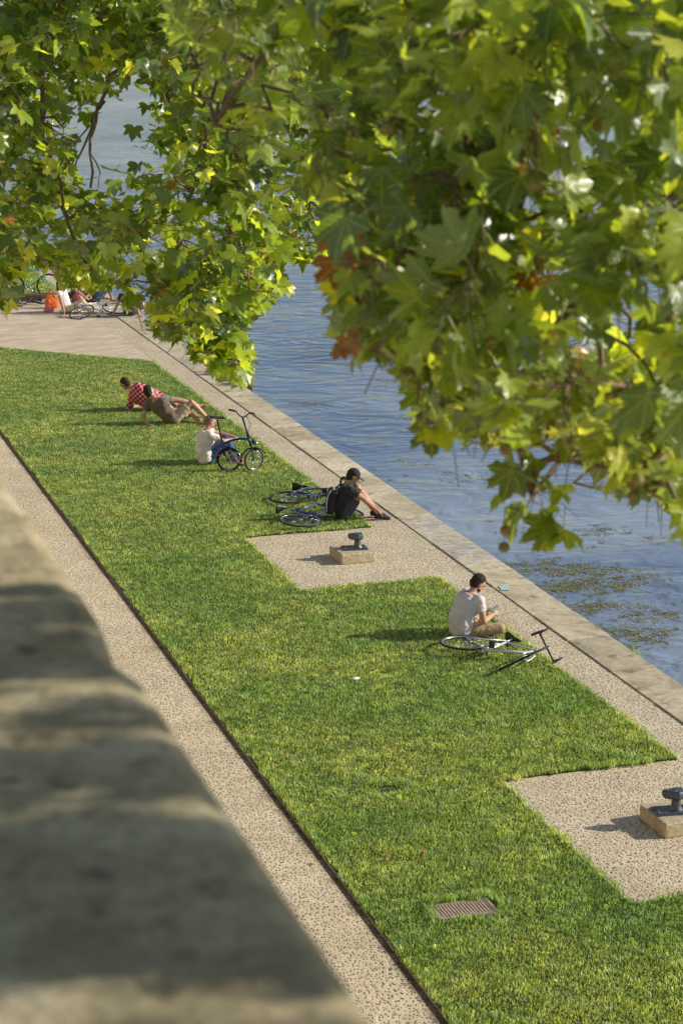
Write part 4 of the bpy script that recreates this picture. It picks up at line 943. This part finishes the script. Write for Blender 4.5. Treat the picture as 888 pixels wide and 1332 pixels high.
def clump(C, rad, n_tw, root, lv, tw, pe, g, rr, lsize, accept, tintf, thick=.006, seeds=None, lean=V((0, 0, 0)), vis=None):
    """A spray of hanging twigs with leaves around C, fed by a branchlet from root."""
    bp_ = sag(root, C, .25, 8, rr, .35); L = len(bp_)
    if vis is None or vis(bp_): tw.tube(bp_, [thick*(1.9-1.2*i/(L-1)) for i in range(L)], 5)
    for _ in range(n_tw):
        d_ = V((rr.gauss(0, 1), rr.gauss(0, 1), rr.gauss(-.25, .6)))+lean; d_.normalize()
        ln = rad*rr.uniform(.6, 1.15); st_ = bp_[-1].lerp(bp_[-2], rr.random()*.8); e = st_+d_*ln+V((0, 0, -.25*ln))
        tp = sag(st_, e, .22, 6, rr, .25); last = 0
        step = lsize*.42; tot = ln; k = max(2, int(tot/step)); used = False
        for i in range(k):
            t = (i+.6)/k*5; i0 = min(4, int(t)); p = tp[i0].lerp(tp[i0+1], t-i0); td = (tp[i0+1]-tp[i0]).normalized()
            az = rr.uniform(0, 2*math.pi); o_ = td.orthogonal().normalized(); o_ = Matrix.Rotation(az, 3, td) @ o_
            pd = (o_+td*.7+V((0, 0, .15))).normalized(); pl = lsize*rr.uniform(.3, .55); q = p+pd*pl+V((0, 0, -.12*pl))
            s_ = lsize*rr.choice((rr.uniform(.28, .5), rr.uniform(.45, .68), rr.uniform(.55, .82)))
            th = math.atan2(pd.y, pd.x)+rr.gauss(0, .5); dr = R(rr.uniform(-25, 84)); ct, stn = math.cos(th), math.sin(th)
            tip = V((ct*math.cos(dr), stn*math.cos(dr), -math.sin(dr))); nm = V((ct*math.sin(dr), stn*math.sin(dr), math.cos(dr)))
            nm = Matrix.Rotation(rr.gauss(0, .55), 3, tip) @ nm; nm = nm+TOSUN*rr.uniform(0, .9)
            if not accept(q+tip*s_*.4, s_): continue
            lv.add(q, tip, nm, s_, tintf(), g); used = True; last = i0+1
            pe.tube([p, p.lerp(q, .5)+V((0, 0, .02*lsize)), q], [.0014*lsize/.12]*3, 3)
        if used and (vis is None or vis(tp)): tw.tube(tp[:last+2], [thick*.62*(1-.55*i/5) for i in range(len(tp[:last+2]))], 4)
        if seeds is not None and used and rr.random() < .12:
            q = tp[-1]; z = rr.uniform(.08, .16); 
            if accept(q-V((0, 0, z)), .03): seeds.append((q, q-V((rr.uniform(-.02, .02), 0, z))))

SUN_AZ = math.atan2(-.22, 1.0); SUN_EL = R(25.5); TOSUN = V((math.cos(SUN_AZ)*math.cos(SUN_EL), math.sin(SUN_AZ)*math.cos(SUN_EL), math.sin(SUN_EL)))
# --- the near tree, hanging over the promenade wall from the upper right
Rpoly = [(392, -160), (985, -160), (985, 745), (950, 735), (888, 700), (850, 640), (822, 655), (795, 640), (775, 605), (742, 600), (700, 560), (668, 600), (640, 590), (590, 560), (566, 590), (540, 560), (525, 500), (497, 462), (470, 470), (440, 440), (426, 380), (430, 300), (402, 200)]
Dpoly = [(655, 560), (690, 590), (720, 640), (745, 700), (712, 722), (680, 716), (650, 672), (634, 620)]
Npoly = [(120, -120), (430, -120), (432, 260), (380, 230), (345, 210), (300, 215), (262, 195), (262, 110), (215, 45), (125, 40)]
near = empty('plane_tree', (-1.5, -2.2, 6.2), 0, 'big plane tree whose out of focus leafy branches hang in from the upper right', 'tree')
OFF = V((-1.5, -2.2, 6.2))
limbsN = [[V((-1.45, -2.1, 9.4)), V((-.4, -.6, 10.4)), V((1.0, 1.4, 10.7)), V((1.9, 3.6, 10.3)), V((2.3, 6.0, 9.8)), V((2.3, 8.2, 9.3))],
          [V((-.4, -.6, 10.4)), V((1.3, -.3, 10.6)), V((2.9, .6, 10.2)), V((4.0, 2.2, 9.6)), V((4.4, 4.2, 9.2))],
          [V((-1.45, -2.1, 9.0)), V((-2.2, -.5, 10.6)), V((-2.6, 2.0, 11.2))]]
boughsN = []
def bough(start, pix, lst):
    P_ = [V(start)]+[dp(*q) for q in pix]; lst.append(P_)
bough(nearest(limbsN, dp(900, -250, 5.5)), [(905, -110, 5.5), (790, 40, 5.5), (690, 150, 5.4), (600, 250, 5.3), (520, 350, 5.3), (470, 420, 5.3)], boughsN)
bough(nearest(limbsN, dp(1100, -150, 5.4)), [(985, 90, 5.3), (900, 230, 5.3), (790, 350, 5.2), (700, 450, 5.2), (665, 560, 5.2), (690, 640, 5.2)], boughsN)
bough(nearest(limbsN, dp(800, -250, 6.2)), [(760, -110, 6.2), (640, 0, 6.2), (540, 80, 6.1), (460, 180, 6.0), (435, 300, 5.8)], boughsN)
bough(nearest(limbsN, dp(1150, 100, 5.0)), [(990, 380, 4.9), (920, 470, 4.9), (860, 560, 4.9), (835, 630, 4.9)], boughsN)
bough(nearest(limbsN, dp(600, -250, 6.0)), [(560, -120, 6.0), (440, -20, 6.0), (330, 80, 6.1), (280, 160, 6.2)], boughsN)
boughsN.append([dp(700, 150, 5.4), dp(640, 330, 5.0), dp(560, 430, 5.0), dp(520, 480, 5.0)])
boughsN.append([dp(790, 350, 5.2), dp(780, 480, 5.0), dp(760, 570, 5.0)])
limbsA = limbsN+boughsN
rr = random.Random(21); g = np.random.default_rng(21)
lvN = Leaves(TN); twN = MB(); peN = MB(); seeds = []
def tintN():
    t = rr.betavariate(1.1, 1.7)*.86
    return t if rr.random() > .005 else rr.uniform(.90, 1.0)
def accN(poly, mrg):
    def f(q, s_):
        u, v = proj(q)
        if u < -200 or v < -250 or u > 1100: return True
        h_ = s_*.3*FPX/max(1.0, (q-CAM).length)*mrg
        return inside((u, v+h_), poly) and inside((u-h_*.6, v), poly)
    return f
def sample_poly(poly, n, d0, d1, rr, bias=None):
    xs_ = [p[0] for p in poly]; ys_ = [p[1] for p in poly]; out = []; t = 0
    while len(out) < n and t < 90000:
        t += 1; u = rr.uniform(min(xs_), max(xs_)); v = rr.uniform(min(ys_), max(ys_))
        if inside((u, v), poly): 
            d_ = rr.uniform(d0, d1); out.append((u, v, d_))
    return out
for u, v, d_ in sample_poly(Rpoly, 88, 4.3, 6.8, rr):
    C = dp(u, v, d_); root = nearest(limbsA, C)
    clump(C, .28, 7, root, lvN, twN, peN, g, rr, rr.choice((.125, .15, .17)), accN(Rpoly, .7), tintN, .0045, seeds)
# outlying sprays that give the lower outline
for (u, v, d_, r_, n_) in ((690, 640, 5.2, .16, 9), (700, 600, 5.2, .12, 6), (560, 520, 5.0, .14, 6), (625, 520, 5.0, .14, 6), (760, 540, 5.1, .16, 6), (835, 600, 4.9, .16, 7), (900, 650, 4.7, .2, 8), (470, 400, 5.2, .14, 5), (520, 420, 5.0, .15, 6), (880, 560, 4.8, .2, 6), (650, 400, 4.9, .18, 6), (450, 330, 5.3, .16, 7), (445, 400, 5.4, .13, 7), (440, 250, 5.3, .17, 8), (480, 440, 5.3, .12, 7), (500, 470, 5.1, .12, 6), (545, 500, 5.1, .12, 7), (570, 560, 5.0, .09, 6), (600, 540, 5.2, .12, 6), (650, 570, 5.1, .11, 6), (500, 340, 5.4, .18, 7), (560, 430, 5.4, .18, 7), (800, 620, 5.0, .12, 6), (870, 670, 4.8, .12, 6), (780, 590, 5.2, .12, 6), (720, 500, 5.3, .18, 6), (410, 200, 5.6, .18, 7)):
    C = dp(u, v, d_); root = nearest(limbsA, C); P_ = Dpoly if (u, v) in ((690, 640), (700, 600)) else Rpoly
    clump(C, r_, n_, root, lvN, twN, peN, g, rr, .135, accN(P_, .3), tintN, .0028, seeds)
for u, v, d_ in sample_poly(Npoly, 13, 5.2, 7.0, rr):
    C = dp(u, v, d_); clump(C, .26, 6, nearest(limbsA, C), lvN, twN, peN, g, rr, .16, accN(Npoly, .8), lambda: rr.uniform(.05, .55), .004)
# unseen crown beside and above the view, some of it added for its shade
rs_ = random.Random(77); gs_ = np.random.default_rng(77)
GAPS = ((1.37, .034), (1.79, .014), (1.99, .026), (2.13, .032), (2.42, .006))  # slots through the unseen leaves, shaped to let sun streaks reach the parapet
def acc_side(q, s_):
    t = q.x-.32; yh = q.y+.22*t; zh = q.z-t*1.024*math.tan(SUN_EL)
    if yh > 2.60: return False
    for c_, w_ in GAPS:
        if abs(yh-c_-.03*math.sin(q.x*2)) < w_+s_*.42 and abs(zh-7.25) < .2: return rs_.random() < .02
    return True
for i in range(62):  # unseen sprays added along the sun rays to shade the parapet
    t_ = rs_.uniform(1.5, 4.0); C = V((.3+t_, rs_.uniform(.8, 2.6)-.22*t_, 7.25+.467*t_+rs_.uniform(-.10, .20)))
    u, v = proj(C)
    if u < 1180 and v > -200 and C.y > .3: continue
    clump(C, .30, 6, nearest(limbsN, C), lvN, twN, peN, gs_, rs_, .15, acc_side, lambda: rs_.uniform(.1, .8), .005, vis=lambda b: all(acc_side(p.lerp(q, t), .01) for p, q in zip(b, b[1:]) for t in (0, .5)))
for i in range(12):
    C = V((rr.uniform(.4, 4.2), rr.uniform(2.8, 8.5), rr.uniform(9.1, 10.8)))
    clump(C, .36, 6, nearest(limbsN, C), lvN, twN, peN, g, rr, .16, lambda q, s_: True, tintN, .005)
for i in range(80):  # overhead sprays, out of view, added to keep sky light off the parapet
    C = V((rr.uniform(-3.6, 1.4), rr.uniform(-3, 5.5), rr.uniform(9.3, 11.6)))
    clump(C, .4, 6, nearest(limbsN, C), lvN, twN, peN, g, rr, .16, lambda q, s_: True, tintN, .005)
# withered red leaves at the left tip
for (u, v, d_, s_, t_) in ((447, 330, 4.7, .085, .975), (440, 365, 4.7, .08, .99), (455, 470, 4.8, .05, .97), (440, 478, 4.8, .035, .99), (462, 455, 4.8, .03, .98), (712, 385, 4.9, .04, .95), (725, 455, 4.9, .045, .93)):
    p = dp(u, v-25, d_); lvN.add(p, V((rr.uniform(-.4, .1), rr.uniform(-.3, .3), -1)), V((rr.uniform(-.6, .6), -1, .2)), s_, t_, g)
    peN.tube([p, p+V((.03, .02, .07))], .0016, 4)
T_ = Matrix.Translation(-OFF)
ln = lvN.build('crown', M['leaf_near'], near); ln.location = -OFF
twN.xf(T_).build('twigs', M['twig'], near); peN.xf(T_).build('petioles', M['petiole'], near)
extra_s = [((657, 690, 5.1), .03), ((655, 712, 5.1), .10), ((715, 550, 4.9), .08), ((822, 630, 4.8), .06), ((823, 645, 4.8), .09), ((833, 320, 5.0), .05), ((700, 350, 4.9), .03)]
rr.shuffle(seeds)
for a, b in seeds[:60]+[(dp(*q)+V((0, 0, dz)), dp(*q)) for q, dz in extra_s]:
    sb = MB(); sb.tube([a, b], .0012, 4); sb.ell(b, (.0145,)*3, None, 12, 8); sb.xf(T_).build('seed_ball', M['seed'], near)
tk = MB(); tk.tube([V((-1.5, -2.2, 6.15)), V((-1.52, -2.2, 7)), V((-1.46, -2.15, 8.2)), V((-1.45, -2.1, 9.5))], [.38, .30, .27, .24], 16); tk.xf(T_).build('trunk', M['bark'], near)
for L in boughsN:
    Q_ = []
    for a_, b_ in zip(L, L[1:]): Q_ += [a_.lerp(b_, t)+V((rr.gauss(0, .006), rr.gauss(0, .006), rr.gauss(0, .006))) for t in (0, .33, .66)]
    Q_.append(L[-1]); b = MB(); r_0 = .017 if len(L) > 4 else .009; b.tube(Q_, [r_0*(1-.7*i/len(Q_)) for i in range(len(Q_))], 8); b.xf(T_).build('branch', M['twig'], near)
for L in limbsN:
    k = MB(); P_ = []
    for a, b in zip(L, L[1:]): P_ += [a.lerp(b, t)+V((0, 0, .03*math.sin(t*6.28))) for t in (0, .25, .5, .75)]
    P_.append(L[-1]); k.tube(P_, [max(.02, .16*(1-i/len(P_))) for i in range(len(P_))], 10); k.xf(T_).build('limb', M['bark'], near)

# --- the farther tree, upper left
Lpoly = [(-220, -160), (560, -160), (545, 120), (480, 200), (440, 345), (415, 352), (385, 345), (372, 352), (377, 385), (350, 400), (330, 412), (322, 440), (330, 470), (318, 505), (292, 503), (268, 478), (250, 470), (243, 452), (205, 447), (192, 430), (206, 395), (190, 380), (165, 412), (148, 385), (120, 375), (90, 380), (60, 355), (28, 350), (20, 400), (-20, 415), (-220, 430)]
holes = [[(108, 140), (150, 110), (185, 92), (208, 130), (190, 190), (165, 240), (150, 252), (112, 250), (92, 200)], [(50, 330), (100, 318), (150, 320), (120, 300), (90, 300)], [(178, 318), (215, 310), (212, 332), (186, 336)]]
far = empty('plane_tree', (-1.9, 14.5, 6.2), 0, 'plane tree on the left with sharp leafy boughs hanging down over the water and plaza', 'tree'); OFF2 = V((-1.9, 14.5, 6.2))
limbsF = [[V((-1.9, 14.5, 9.2)), V((-.4, 14.3, 10.0)), V((1.4, 13.6, 10.2)), V((3.4, 13.2, 9.9)), V((5.2, 13.6, 9.2))],
          [V((-.4, 14.3, 10.0)), V((1.5, 16.4, 10.4)), V((3.6, 18.0, 9.8)), V((5.4, 18.6, 9.1))], [V((-1.9, 14.5, 9.6)), V((-2.8, 15.5, 11.0)), V((-3.5, 17, 11.8))],
          [V((1.4, 13.6, 10.2)), V((2.0, 12.4, 9.4)), V((2.3, 11.9, 8.7))]]
boughsF = []
for dd_ in (12.4, 14.8):
    for st_, pix in ((( 430, -190), [(415, -100), (360, 40), (320, 160), (300, 280), (290, 380), (290, 450)]), ((470, -190), [(480, -90), (470, 40), (430, 160), (400, 260)]), ((240, -190), [(255, -80), (270, 60), (262, 180), (240, 290), (215, 380)]),
                    ((70, -190), [(60, -80), (50, 60), (60, 180), (80, 270), (110, 340)]), ((-80, -190), [(-80, -60), (-60, 120), (-20, 260), (0, 350)]), ((150, -190), [(150, -80), (60, 20), (20, 110), (0, 200)])):
        bough(nearest(limbsF, dp(*st_, dd_)), [(u, v, dd_) for u, v in pix], boughsF)
limbsB = limbsF+boughsF
rr = random.Random(5); g = np.random.default_rng(5); lvF = Leaves(TF); twF = MB(); peF = MB()
def tintF():
    t = rr.betavariate(1.1, 1.6)*.87
    return t if rr.random() > .006 else rr.uniform(.9, 1.0)
def accF(q, s_):
    u, v = proj(q)
    if u < -200 or v < -250 or u > 640: return True
    if not inside((u, v+6), Lpoly): return False
    for H_ in holes:
        if inside((u, v), H_): return rr.random() < .10
    return True
for u, v, d_ in sample_poly(Lpoly, 520, 11.2, 16.5, rr):
    if any(inside((u, v), H_) for H_ in holes) and rr.random() < .8: continue
    C = dp(u, v, d_); root = nearest(limbsB, C)
    clump(C, .32, 6, root, lvF, twF, peF, g, rr, .148, accF, tintF, .0045, vis=lambda b: not any(inside(proj(p), H_) for p in b for H_ in holes))
for (u, v, d_, r_, n_) in ((220, 400, 12, .25, 9), (285, 440, 12, .22, 10), (300, 475, 12, .18, 9), (265, 405, 12.2, .26, 9), (345, 370, 12.3, .25, 8), (305, 400, 12.4, .25, 8), (210, 425, 12, .15, 7), (80, 345, 12.5, .2, 8), (120, 352, 12.3, .2, 9), (160, 370, 12.3, .2, 9), (180, 392, 12.3, .12, 5), (400, 320, 12.5, .2, 8), (0, 330, 13, .2, 8), (5, 380, 13, .15, 6), (40, 325, 12.5, .2, 8)):
    C = dp(u, v, d_); clump(C, r_, n_, nearest(limbsB, C), lvF, twF, peF, g, rr, .155, accF, tintF, .004)
for i in range(70):
    C = V((rr.uniform(-2.5, 5.5), rr.uniform(12.0, 19), rr.uniform(9.0, 12.2)))
    clump(C, .42, 6, nearest(limbsF, C), lvF, twF, peF, g, rr, .17, lambda q, s_: True, tintF, .006)
T2 = Matrix.Translation(-OFF2)
lf = lvF.build('crown', M['leaf_far'], far); lf.location = -OFF2
# the bare boughs that cross the gap in the leaves
bo = []
for pts_, r0_ in (([(215, 130, 12.2), (196, 105, 12.2), (178, 84, 12.3), (160, 84, 12.3), (140, 98, 12.3), (134, 130, 12.3), (122, 160, 12.3), (117, 200, 12.3), (118, 245, 12.3)], .016), ([(134, 130, 12.3), (118, 165, 12.2), (103, 200, 12.2), (97, 222, 12.2)], .009), ([(215, 130, 12.2), (240, 90, 12.5), (260, 40, 12.6), (265, -60, 12.6)], .022), ([(122, 160, 12.3), (105, 180, 12.3), (88, 176, 12.3)], .006), ([(118, 200, 12.3), (130, 225, 12.3), (128, 245, 12.3)], .005)):
    b = MB(); P_ = [dp(*q) for q in pts_]; Q_ = []
    for a_, b_ in zip(P_, P_[1:]): Q_ += [a_.lerp(b_, t)+V((rr.gauss(0, .008), rr.gauss(0, .008), rr.gauss(0, .008))) for t in (0, .5)]
    Q_.append(P_[-1]); b.tube(Q_, [r0_*(1-.55*i/len(Q_)) for i in range(len(Q_))], 8); b.xf(T2).build('branch', M['twig'], far)
for L in boughsF:
    Q_ = []
    for a_, b_ in zip(L, L[1:]): Q_ += [a_.lerp(b_, t)+V((rr.gauss(0, .02), rr.gauss(0, .02), rr.gauss(0, .02))) for t in (0, .33, .66)]
    Q_.append(L[-1]); b = MB(); b.tube(Q_, [.02*(1-.75*i/len(Q_)) for i in range(len(Q_))], 7); b.xf(T2).build('branch', M['twig'], far)
twF.xf(T2).build('twigs', M['twig'], far); peF.xf(T2).build('petioles', M['petiole'], far)
tk = MB(); tk.tube([V((-1.9, 14.5, 6.15)), V((-1.92, 14.5, 7.1)), V((-1.88, 14.5, 8.4)), V((-1.9, 14.5, 9.8))], [.42, .33, .29, .25], 16); tk.xf(T2).build('trunk', M['bark'], far)
for L in limbsF:
    k = MB(); P_ = []
    for a, b in zip(L, L[1:]): P_ += [a.lerp(b, t) for t in (0, .25, .5, .75)]
    P_.append(L[-1]); k.tube(P_, [max(.02, .15*(1-i/len(P_))) for i in range(len(P_))], 10); k.xf(T2).build('limb', M['bark'], far)

# fallen leaves on lawn and path
rf = random.Random(9); gl = np.random.default_rng(3)
spots = [(521, 1038, .045, .88), (505, 1120, .04, .97), (503, 1113, .045, .92), (548, 1112, .035, .975), (415, 1042, .03, .93), (459, 1086, .03, .87), (412, 1117, .045, .96), (613, 1124, .03, .92), (535, 1215, .03, .87), (566, 1234, .03, .9), (555, 1262, .03, .88), (603, 1300, .03, .95), (546, 812, .04, .96), (602, 904, .03, .96), (676, 908, .03, .97), (430, 948, .03, .95), (713, 870, .04, .96), (757, 912, .03, .9), (344, 596, .06, .95), (350, 600, .05, .93), (404, 1050, .03, .9), (348, 900, .03, .88), (372, 980, .03, .97), (640, 1060, .03, .92), (690, 1190, .03, .93), (700, 1260, .03, .95), (620, 1180, .05, .97), (632, 1178, .04, .95), (300, 850, .03, .93), (545, 975, .03, .95), (505, 905, .03, .88), (230, 700, .04, .93), (250, 780, .03, .96), (455, 880, .03, .88), (800, 960, .03, .95)]
for u, v, s_, t_ in spots:
    p = gp(u, v, .05); L_ = Leaves(TF); a = rf.uniform(0, 6.28)
    L_.add(V((0, 0, 0)), V((math.cos(a), math.sin(a), .25)), V((rf.uniform(-.4, .4), -.5, 1)), s_*1.15, t_, gl); o = L_.build('fallen_leaf', M['leaf_far'], None)
    on = inlawn(np.array([p.x]), np.array([p.y]))[0]; o.location = (p.x, p.y, .062 if on else .012); tag(o, 'dry brown fallen plane leaf lying on the lawn or its edge', 'leaf', 'dry plane leaves scattered over the lawn')

# crumpled paper on the grass
pp = MB(); pp.ell((0, 0, .02), (.055, .03, .018), None, 14, 8); pp.ell((-.04, .01, .015), (.03, .02, .012), None, 10, 6); rq = random.Random(2)
pp.v = [(x+rq.uniform(-.006, .006), y+rq.uniform(-.006, .006), z+rq.uniform(-.006, .006)) for x, y, z in pp.v]
q = gp(462, 884, .03); o = pp.build('paper_scrap', simple('white_paper', (.8, .78, .76), .8), loc=(q.x, q.y, .025)); tag(o, 'small crumpled white paper scrap on the middle of the lawn', 'litter')
# floating weed
gw = np.random.default_rng(8); P_ = []
for (u, v, ru, rv, n_, an) in ((690, 735, 40, 5, 500, .1), (740, 742, 75, 6, 1500, .05), (800, 760, 60, 9, 1300, 0), (720, 765, 70, 10, 1500, .1), (760, 790, 70, 8, 1300, .1), (820, 825, 55, 9, 1300, -.05), (850, 800, 50, 7, 500, 0), (790, 845, 60, 8, 600, 0), (765, 690, 55, 4, 350, .1), (400, 525, 22, 2.5, 260, 0), (530, 500, 60, 4, 350, .1), (470, 470, 45, 2, 200, 0), (545, 545, 50, 3, 260, 0), (640, 625, 60, 4, 300, 0), (820, 640, 60, 5, 300, 0), (700, 800, 40, 6, 400, 0), (740, 700, 120, 12, 500, 0), (560, 610, 90, 12, 250, 0), (640, 560, 120, 25, 300, 0), (430, 440, 60, 18, 150, 0)):
    n_ = int(n_*.6); k_ = max(4, n_//16); cx_ = gw.normal(0, .55, k_)*ru+u; cy_ = gw.normal(0, .7, k_)*rv+v
    for _ in range(n_):
        q_ = int(gw.integers(k_))
        if gw.random() < .25: P_.append((u+gw.normal(0, .8)*ru, v+gw.normal(0, .9)*rv)); continue
        P_.append((cx_[q_]+gw.normal(0, 5.5), cy_[q_]+gw.normal(0, 1.3)+.08*gw.normal()*abs(an)))
co = []; F = []; ti = []
for (u, v) in P_:
    p = gp(u, v, WZ)
    if p.x < CX1+.08: continue
    L_ = gw.uniform(.008, .035)*(1.8 if gw.random() < .1 else 1); w_ = gw.uniform(.004, .011); a = gw.uniform(0, 3.14); b = gw.normal(0, .6)
    dx, dy = math.cos(a), math.sin(a); i = len(co); z = WZ+.004+gw.uniform(0, .006)
    co += [(p.x-dx*L_-dy*w_, p.y-dy*L_+dx*w_, z), (p.x-dx*L_+dy*w_, p.y-dy*L_-dx*w_, z), (p.x+dx*L_+dy*w_+b*.01, p.y+dy*L_-dx*w_, z+.006), (p.x+dx*L_-dy*w_+b*.01, p.y+dy*L_+dx*w_, z+.006)]
    F.append((i, i+1, i+2, i+3)); t = gw.beta(1.6, 2.2); ti += [t]*4
tag(npmesh('river_weed', np.array(co), np.array(F), M['weed'], attrs={'tint': ('FLOAT', np.array(ti))}, loops=4), 'green and brown weed fragments drifting on the river beside the quay', 'weed', kind='stuff')
# tuft growing from the quay wall
tp = gp(822, 846, .02); P = empty('wall_weed', (CX1+.01, tp.y, -.12), 0, 'small green weed sprouting from the quay wall just above the water', 'plant')
n_ = 60; q = np.stack([gw.normal(.02, .025, n_), gw.normal(0, .09, n_), np.full(n_, -.02), gw.uniform(.6, 1.4, n_)*3.4], 1); o = blades('leaves', q, .04, .07, .010, 4, M['grass']); o.parent = P

# ---------------------------------------------------------------- light, sky, camera
W = bpy.data.worlds.new('World'); S.world = W; W.use_nodes = True; nt = W.node_tree; bg = nt.nodes['Background']
sk = nt.nodes.new('ShaderNodeTexSky'); sk.sky_type = 'NISHITA'; sk.sun_disc = False; sk.sun_elevation = SUN_EL; sk.sun_rotation = math.atan2(1.0, -.22)
sk.air_density = 1.0; sk.dust_density = .6; sk.ozone_density = 1.4
nt.links.new(sk.outputs[0], bg.inputs[0]); bg.inputs[1].default_value = .115
sd = bpy.data.lights.new('sun', 'SUN'); sd.energy = 5.0; sd.angle = R(.53); sd.color = (1, .94, .82); so = bpy.data.objects.new('sun', sd); COL.objects.link(so)
tos = V((math.cos(SUN_AZ)*math.cos(SUN_EL), math.sin(SUN_AZ)*math.cos(SUN_EL), math.sin(SUN_EL))); so.rotation_euler = tos.to_track_quat('Z', 'Y').to_euler(); so.location = (20, -5, 20)
cd = bpy.data.cameras.new('camera'); cam = bpy.data.objects.new('camera', cd); COL.objects.link(cam); S.camera = cam
cam.location = CAM; cam.rotation_euler = (math.pi/2-PITCH, 0, -YAW)
cd.sensor_fit = 'VERTICAL'; cd.sensor_height = 36; cd.sensor_width = 24; cd.lens = FPX/1332*36; cd.clip_start = .05; cd.clip_end = 4000
cd.dof.use_dof = True; cd.dof.focus_distance = 27; cd.dof.aperture_fstop = 6.7
S.view_settings.view_transform = 'Standard'; S.view_settings.look = 'None'; S.view_settings.exposure = 0
S.render.engine = 'CYCLES'; S.cycles.use_denoising = True; S.cycles.max_bounces = 8; S.cycles.transmission_bounces = 4; S.cycles.diffuse_bounces = 3
try: S.cycles.denoiser = 'OPENIMAGEDENOISE'
except Exception: pass
